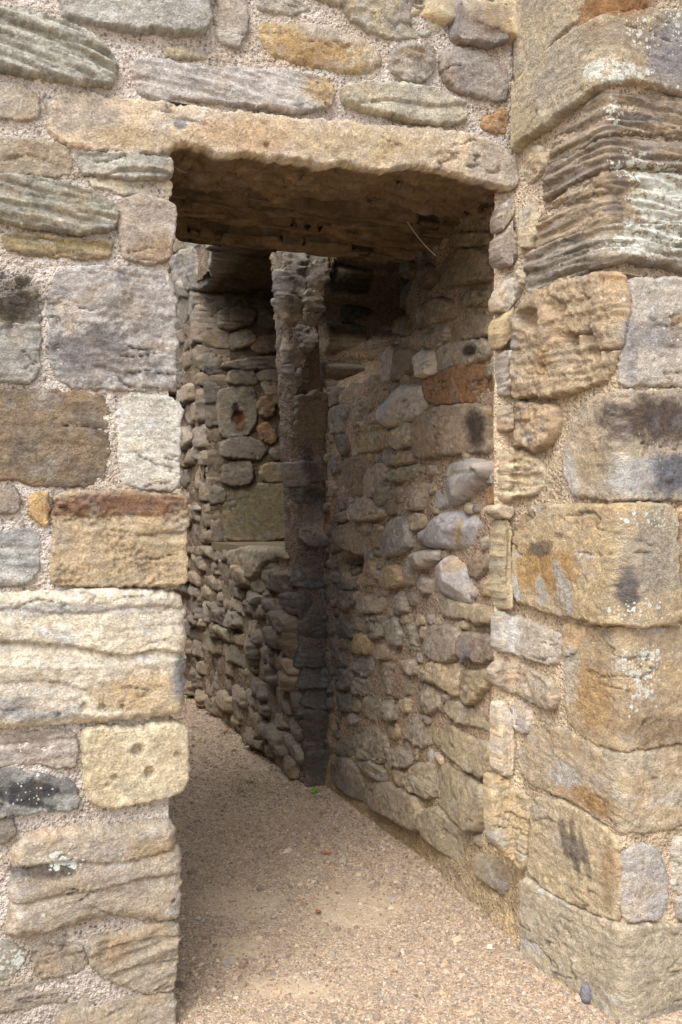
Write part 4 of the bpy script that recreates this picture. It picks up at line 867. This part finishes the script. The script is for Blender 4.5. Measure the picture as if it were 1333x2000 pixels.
def chips(N, rx, ry, sz, seed, pal, dens):
    g = np.random.default_rng(seed); x = g.uniform(*rx, N); y = g.uniform(*ry, N); k = dens(x, y) > g.random(N); x, y = x[k], y[k]; N = len(x)
    r = sz * np.exp(g.normal(size=N) * .38); z = gz(x, y)
    base = np.array([(-1,-1,-1),(1,-1,-1),(1,1,-1),(-1,1,-1),(-.7,-.7,1),(.7,-.7,1),(.7,.7,1),(-.7,.7,1)], float) * .5
    V = base[None] * (1 + .45 * (g.random((N, 8, 3)) - .5)); V *= np.stack([r * g.uniform(.8, 1.5, N), r, r * g.uniform(.45, .85, N)], 1)[:, None]
    a = g.random(N) * 6.28; b = g.normal(size=N) * .35
    ca, sa, cb, sb = [q[:, None] for q in (np.cos(a), np.sin(a), np.cos(b), np.sin(b))]
    Y2 = V[..., 1] * cb - V[..., 2] * sb; Z2 = V[..., 1] * sb + V[..., 2] * cb
    W = np.stack([V[..., 0] * ca - Y2 * sa, V[..., 0] * sa + Y2 * ca, Z2], -1) + np.stack([x, y, z + r * .18], 1)[:, None]
    fq = np.array([(0,3,2,1),(4,5,6,7),(0,1,5,4),(1,2,6,5),(2,3,7,6),(3,0,4,7)]); Q = (fq[None] + (np.arange(N) * 8)[:, None, None]).reshape(-1, 4)
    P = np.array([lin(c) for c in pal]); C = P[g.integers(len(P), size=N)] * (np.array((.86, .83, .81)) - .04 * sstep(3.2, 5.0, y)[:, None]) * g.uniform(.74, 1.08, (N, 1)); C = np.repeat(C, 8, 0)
    return W.reshape(-1, 3), Q, C
PAL_G = [(190,170,146), (204,186,162), (174,152,128), (160,146,132), (214,200,178), (146,130,116), (184,158,126), (168,160,154), (198,178,154)]
def dens(x, y):
    p = CX + F * x / y; q = CY + F * EYE / y
    d = .55 + .9 * fbm(x * 2.6, y * 2.6, 7.7, 3)
    wall = (p - (1020 - (1850 - q) * 1.17)) ; d = d + .55 * np.exp(-(wall / 120) ** 2)
    d = d - .62 * sandy(x, y)
    vis = (p > 300) & (p < 1260) & (q < 2080)
    return np.where(vis, np.clip(d, .12, 1), 0)
allW, allQ, allC, off = [], [], [], 0
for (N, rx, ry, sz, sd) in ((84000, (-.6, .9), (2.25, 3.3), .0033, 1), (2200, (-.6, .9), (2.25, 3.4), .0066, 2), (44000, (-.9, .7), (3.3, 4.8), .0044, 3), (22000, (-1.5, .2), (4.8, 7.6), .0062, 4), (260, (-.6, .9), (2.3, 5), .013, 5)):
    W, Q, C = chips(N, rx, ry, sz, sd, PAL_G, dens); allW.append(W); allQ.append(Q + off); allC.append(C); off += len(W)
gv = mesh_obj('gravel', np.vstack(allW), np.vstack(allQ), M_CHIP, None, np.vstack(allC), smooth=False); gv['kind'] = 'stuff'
gv['label'] = 'loose tan gravel chippings strewn over the path'; gv['category'] = 'gravel'

def gpt(px, py):
    Y = F * EYE / (py - CY); return np.array(((px - CX) / F * Y, Y, 0.0))
# loose blue-grey stone at the pier foot
def pebble(px, py, r, c, label, cat='stone', sc=(1, .8, .9)):
    p = gpt(px, py); th = np.linspace(0, math.pi, 15)[:, None]; ph = np.linspace(0, 2 * math.pi, 25)[:-1][None]
    d = np.stack([np.sin(th) * np.cos(ph), np.sin(th) * np.sin(ph), np.cos(th) + 0 * ph], -1).reshape(-1, 3)
    k = 1 + .25 * fbm(d[:, 0] * 1.4 + 3, d[:, 1] * 1.4, d[:, 2] * 1.4, 3); V = d * k[:, None] * r * np.array(sc)
    V[:, 2] -= V[:, 2].min() + .004; V += p + np.array((0, 0, float(gz(np.array([p[0]]), np.array([p[1]]))[0])))
    m = 24; i = (np.arange(14)[:, None] * m + np.arange(m)[None]); j = (np.arange(14)[:, None] * m + (np.arange(m)[None] + 1) % m)
    Q = np.stack([i.ravel(), i.ravel() + m, j.ravel() + m, j.ravel()], 1)
    C = np.tile(lin(c), (len(V), 1)) * (1 + .3 * fbm(d[:, 0] * 5, d[:, 1] * 5, d[:, 2] * 5, 3))[:, None]
    return tag(mesh_obj('loose_stone', V, Q, M_STONE, None, C, np.zeros(len(V))), label, cat)
pebble(1146, 1958, .022, (132, 132, 138), 'small blue grey loose stone at the foot of the pier', sc=(.75, .7, 1.25))

# small leaves and weeds
def leaf(px, py, L, c, label, group=None, rot=0, cup=.25):
    p = gpt(px, py); p[2] = float(gz(p[:1], p[1:2])[0]) + .006; n = 7; V, Q, = [], []
    for i in range(n):
        t = i / (n - 1); w = .32 * L * math.sin(math.pi * min(1, t * .96 + .02)) ** .8
        for s in (-1, 0, 1): V.append(((t - .5) * L, s * w, cup * L * (abs(s) * .5 + (t - .5) ** 2)))
    V = np.array(V); ca, sa = math.cos(rot), math.sin(rot); V = np.stack([V[:, 0] * ca - V[:, 1] * sa, V[:, 0] * sa + V[:, 1] * ca, V[:, 2]], 1) + p
    Q = [(a, a + 1, a + 4, a + 3) for i in range(n - 1) for a in (i * 3, i * 3 + 1)]
    o = mesh_obj('fallen_leaf', V, np.array(Q), M_PLANT, None, np.tile(lin(c), (len(V), 1)) * np.random.default_rng(int(px)).uniform(.8, 1.2, (len(V), 1)))
    return tag(o, label, 'leaf', group)
leaf(640, 1672, .034, (186, 112, 62), 'orange dead leaf lying alone mid path', rot=.5)
leaf(622, 1785, .030, (150, 96, 60), 'brown curled dead leaf beside the bare sandy patch', rot=2.0)
for k, (a, b_, lb) in enumerate(((632, 1590, 'tan dead leaf on the gravel just before the sooty corner'), (560, 1478, 'tan dead leaf beside the foot of the window wall'), (470, 1500, 'tan dead leaf close to the green moss patch'))):
    leaf(a, b_, .03, (150, 122, 78), lb, 'small dead leaves on the gravel', rot=k * 1.3)
def weed(px, py, name, label, n, L, c, seed):
    p = gpt(px, py); p[2] = float(gz(p[:1], p[1:2])[0]); o = thing(name, label, 'plant', p); g = random.Random(seed)
    for k in range(n):
        a = g.random() * 6.28; ln = L * g.uniform(.6, 1.2); up = g.uniform(.5, 1.1); V = []; m = 6
        for i in range(m):
            t = i / (m - 1); w = .26 * ln * math.sin(math.pi * (t * .9 + .06)); r_ = t * ln * .8; zz = up * ln * (t - .55 * t * t) + .002
            for s in (-1, 0, 1): V.append((p[0] + r_ * math.cos(a) - s * w * math.sin(a), p[1] + r_ * math.sin(a) + s * w * math.cos(a), p[2] + zz - .15 * w * (s == 0)))
        Q = [(b, b + 1, b + 4, b + 3) for i in range(m - 1) for b in (i * 3, i * 3 + 1)]
        mesh_obj('leaf_blade', np.array(V), np.array(Q), M_PLANT, o, np.tile(lin(c) * g.uniform(.7, 1.2), (len(V), 1)))
    return o
weed(612, 1549, 'weed', 'small bright green weed at the foot of the sooty corner', 7, .035, (120, 150, 50), 1)
# moss on the gravel: many short blades, one mass
def moss(spots, name, label, hgt=.007):
    V, C = [], []; g = random.Random(4)
    for (px, py, r, n) in spots:
        p = gpt(px, py)
        for _ in range(n):
            a = g.random() * 6.28; d = r * abs(g.gauss(0, .5)); x, y = p[0] + d * math.cos(a), p[1] + d * 1.6 * math.sin(a)
            z0 = float(gz(np.array([x]), np.array([y]))[0]); w = g.uniform(.0012, .003); b = g.random() * 6.28; h = hgt * g.uniform(.4, 1)
            V += [(x - w * math.cos(b), y - w * math.sin(b), z0), (x + w * math.cos(b), y + w * math.sin(b), z0), (x + g.gauss(0, .004), y + g.gauss(0, .004), z0 + h)]
            c = lin((96, 100, 48)) * g.uniform(.5, 1.3); C += [c] * 3
    o = mesh_obj(name, np.array(V), np.arange(len(V)).reshape(-1, 3), M_PLANT, None, np.array(C), smooth=False); o['kind'] = 'stuff'; o['label'] = label; o['category'] = 'moss'
moss([(440,1432,.08,260),(490,1528,.12,380),(475,1545,.08,160),(620,1560,.05,120)], 'moss', 'low green moss growing between the chippings')

# cobweb threads and hanging roots
def strand(name, pts, r, c, parent=None):
    P = np.array(pts, float); V = []; 
    for i, p in enumerate(P):
        d = P[min(i + 1, len(P) - 1)] - P[max(i - 1, 0)]; d /= np.linalg.norm(d) + 1e-9
        a = np.cross(d, (0.3, .2, 1)); a /= np.linalg.norm(a) + 1e-9; b = np.cross(d, a)
        for k in range(4): V.append(p + r * (math.cos(k * 1.571) * a + math.sin(k * 1.571) * b))
    Q = [(i * 4 + k, i * 4 + (k + 1) % 4, i * 4 + 4 + (k + 1) % 4, i * 4 + 4 + k) for i in range(len(P) - 1) for k in range(4)]
    return mesh_obj(name, np.array(V), np.array(Q), M_PLANT, parent, np.tile(lin(c), (len(V), 1)))
def at(px, py, Y): return np.array(((px - CX) / F * Y, Y, EYE + (CY - py) / F * Y))
a, b = at(790, 424, 3.2), at(852, 500, 3.12)
tag(strand('cobweb_thread', [a + (b - a) * t + np.array((0, 0, -.01 * math.sin(math.pi * t))) for t in np.linspace(0, 1, 9)], .0011, (215, 210, 200)), 'single pale cobweb thread slanting below the lintel soffit', 'cobweb')
tag(strand('cobweb_thread', [at(336 + 60 * t, 318 + 22 * math.sin(math.pi * t) ** .8 - 6 * t, 2.56 + .1 * t) for t in np.linspace(0, 1, 12)], .0006, (200, 195, 185)), 'sagging cobweb thread in the notch under the lintel end', 'cobweb')
rt = thing('root_tuft', 'pale hanging root fibres at the ragged top of the sooty corner', 'roots', at(645, 500, 4.45))
g = random.Random(9)
for k in range(16):
    x0 = g.uniform(636, 662); ln = g.uniform(15, 62) * (1 - abs(x0 - 645) / 40); Yk = 4.42 + g.uniform(-.02, .02)
    strand('root_fibre', [at(x0 + g.gauss(0, 1.5) * t * 2, 470 + 12 + ln * t, Yk) for t in np.linspace(0, 1, 6)], g.uniform(.0008, .0028), g.choice([(190,172,140), (170,150,118), (150,132,104)]), rt)
print('stones', COUNT, 'tris', sum(len(o.data.polygons) for o in bpy.data.objects if o.type == 'MESH'))
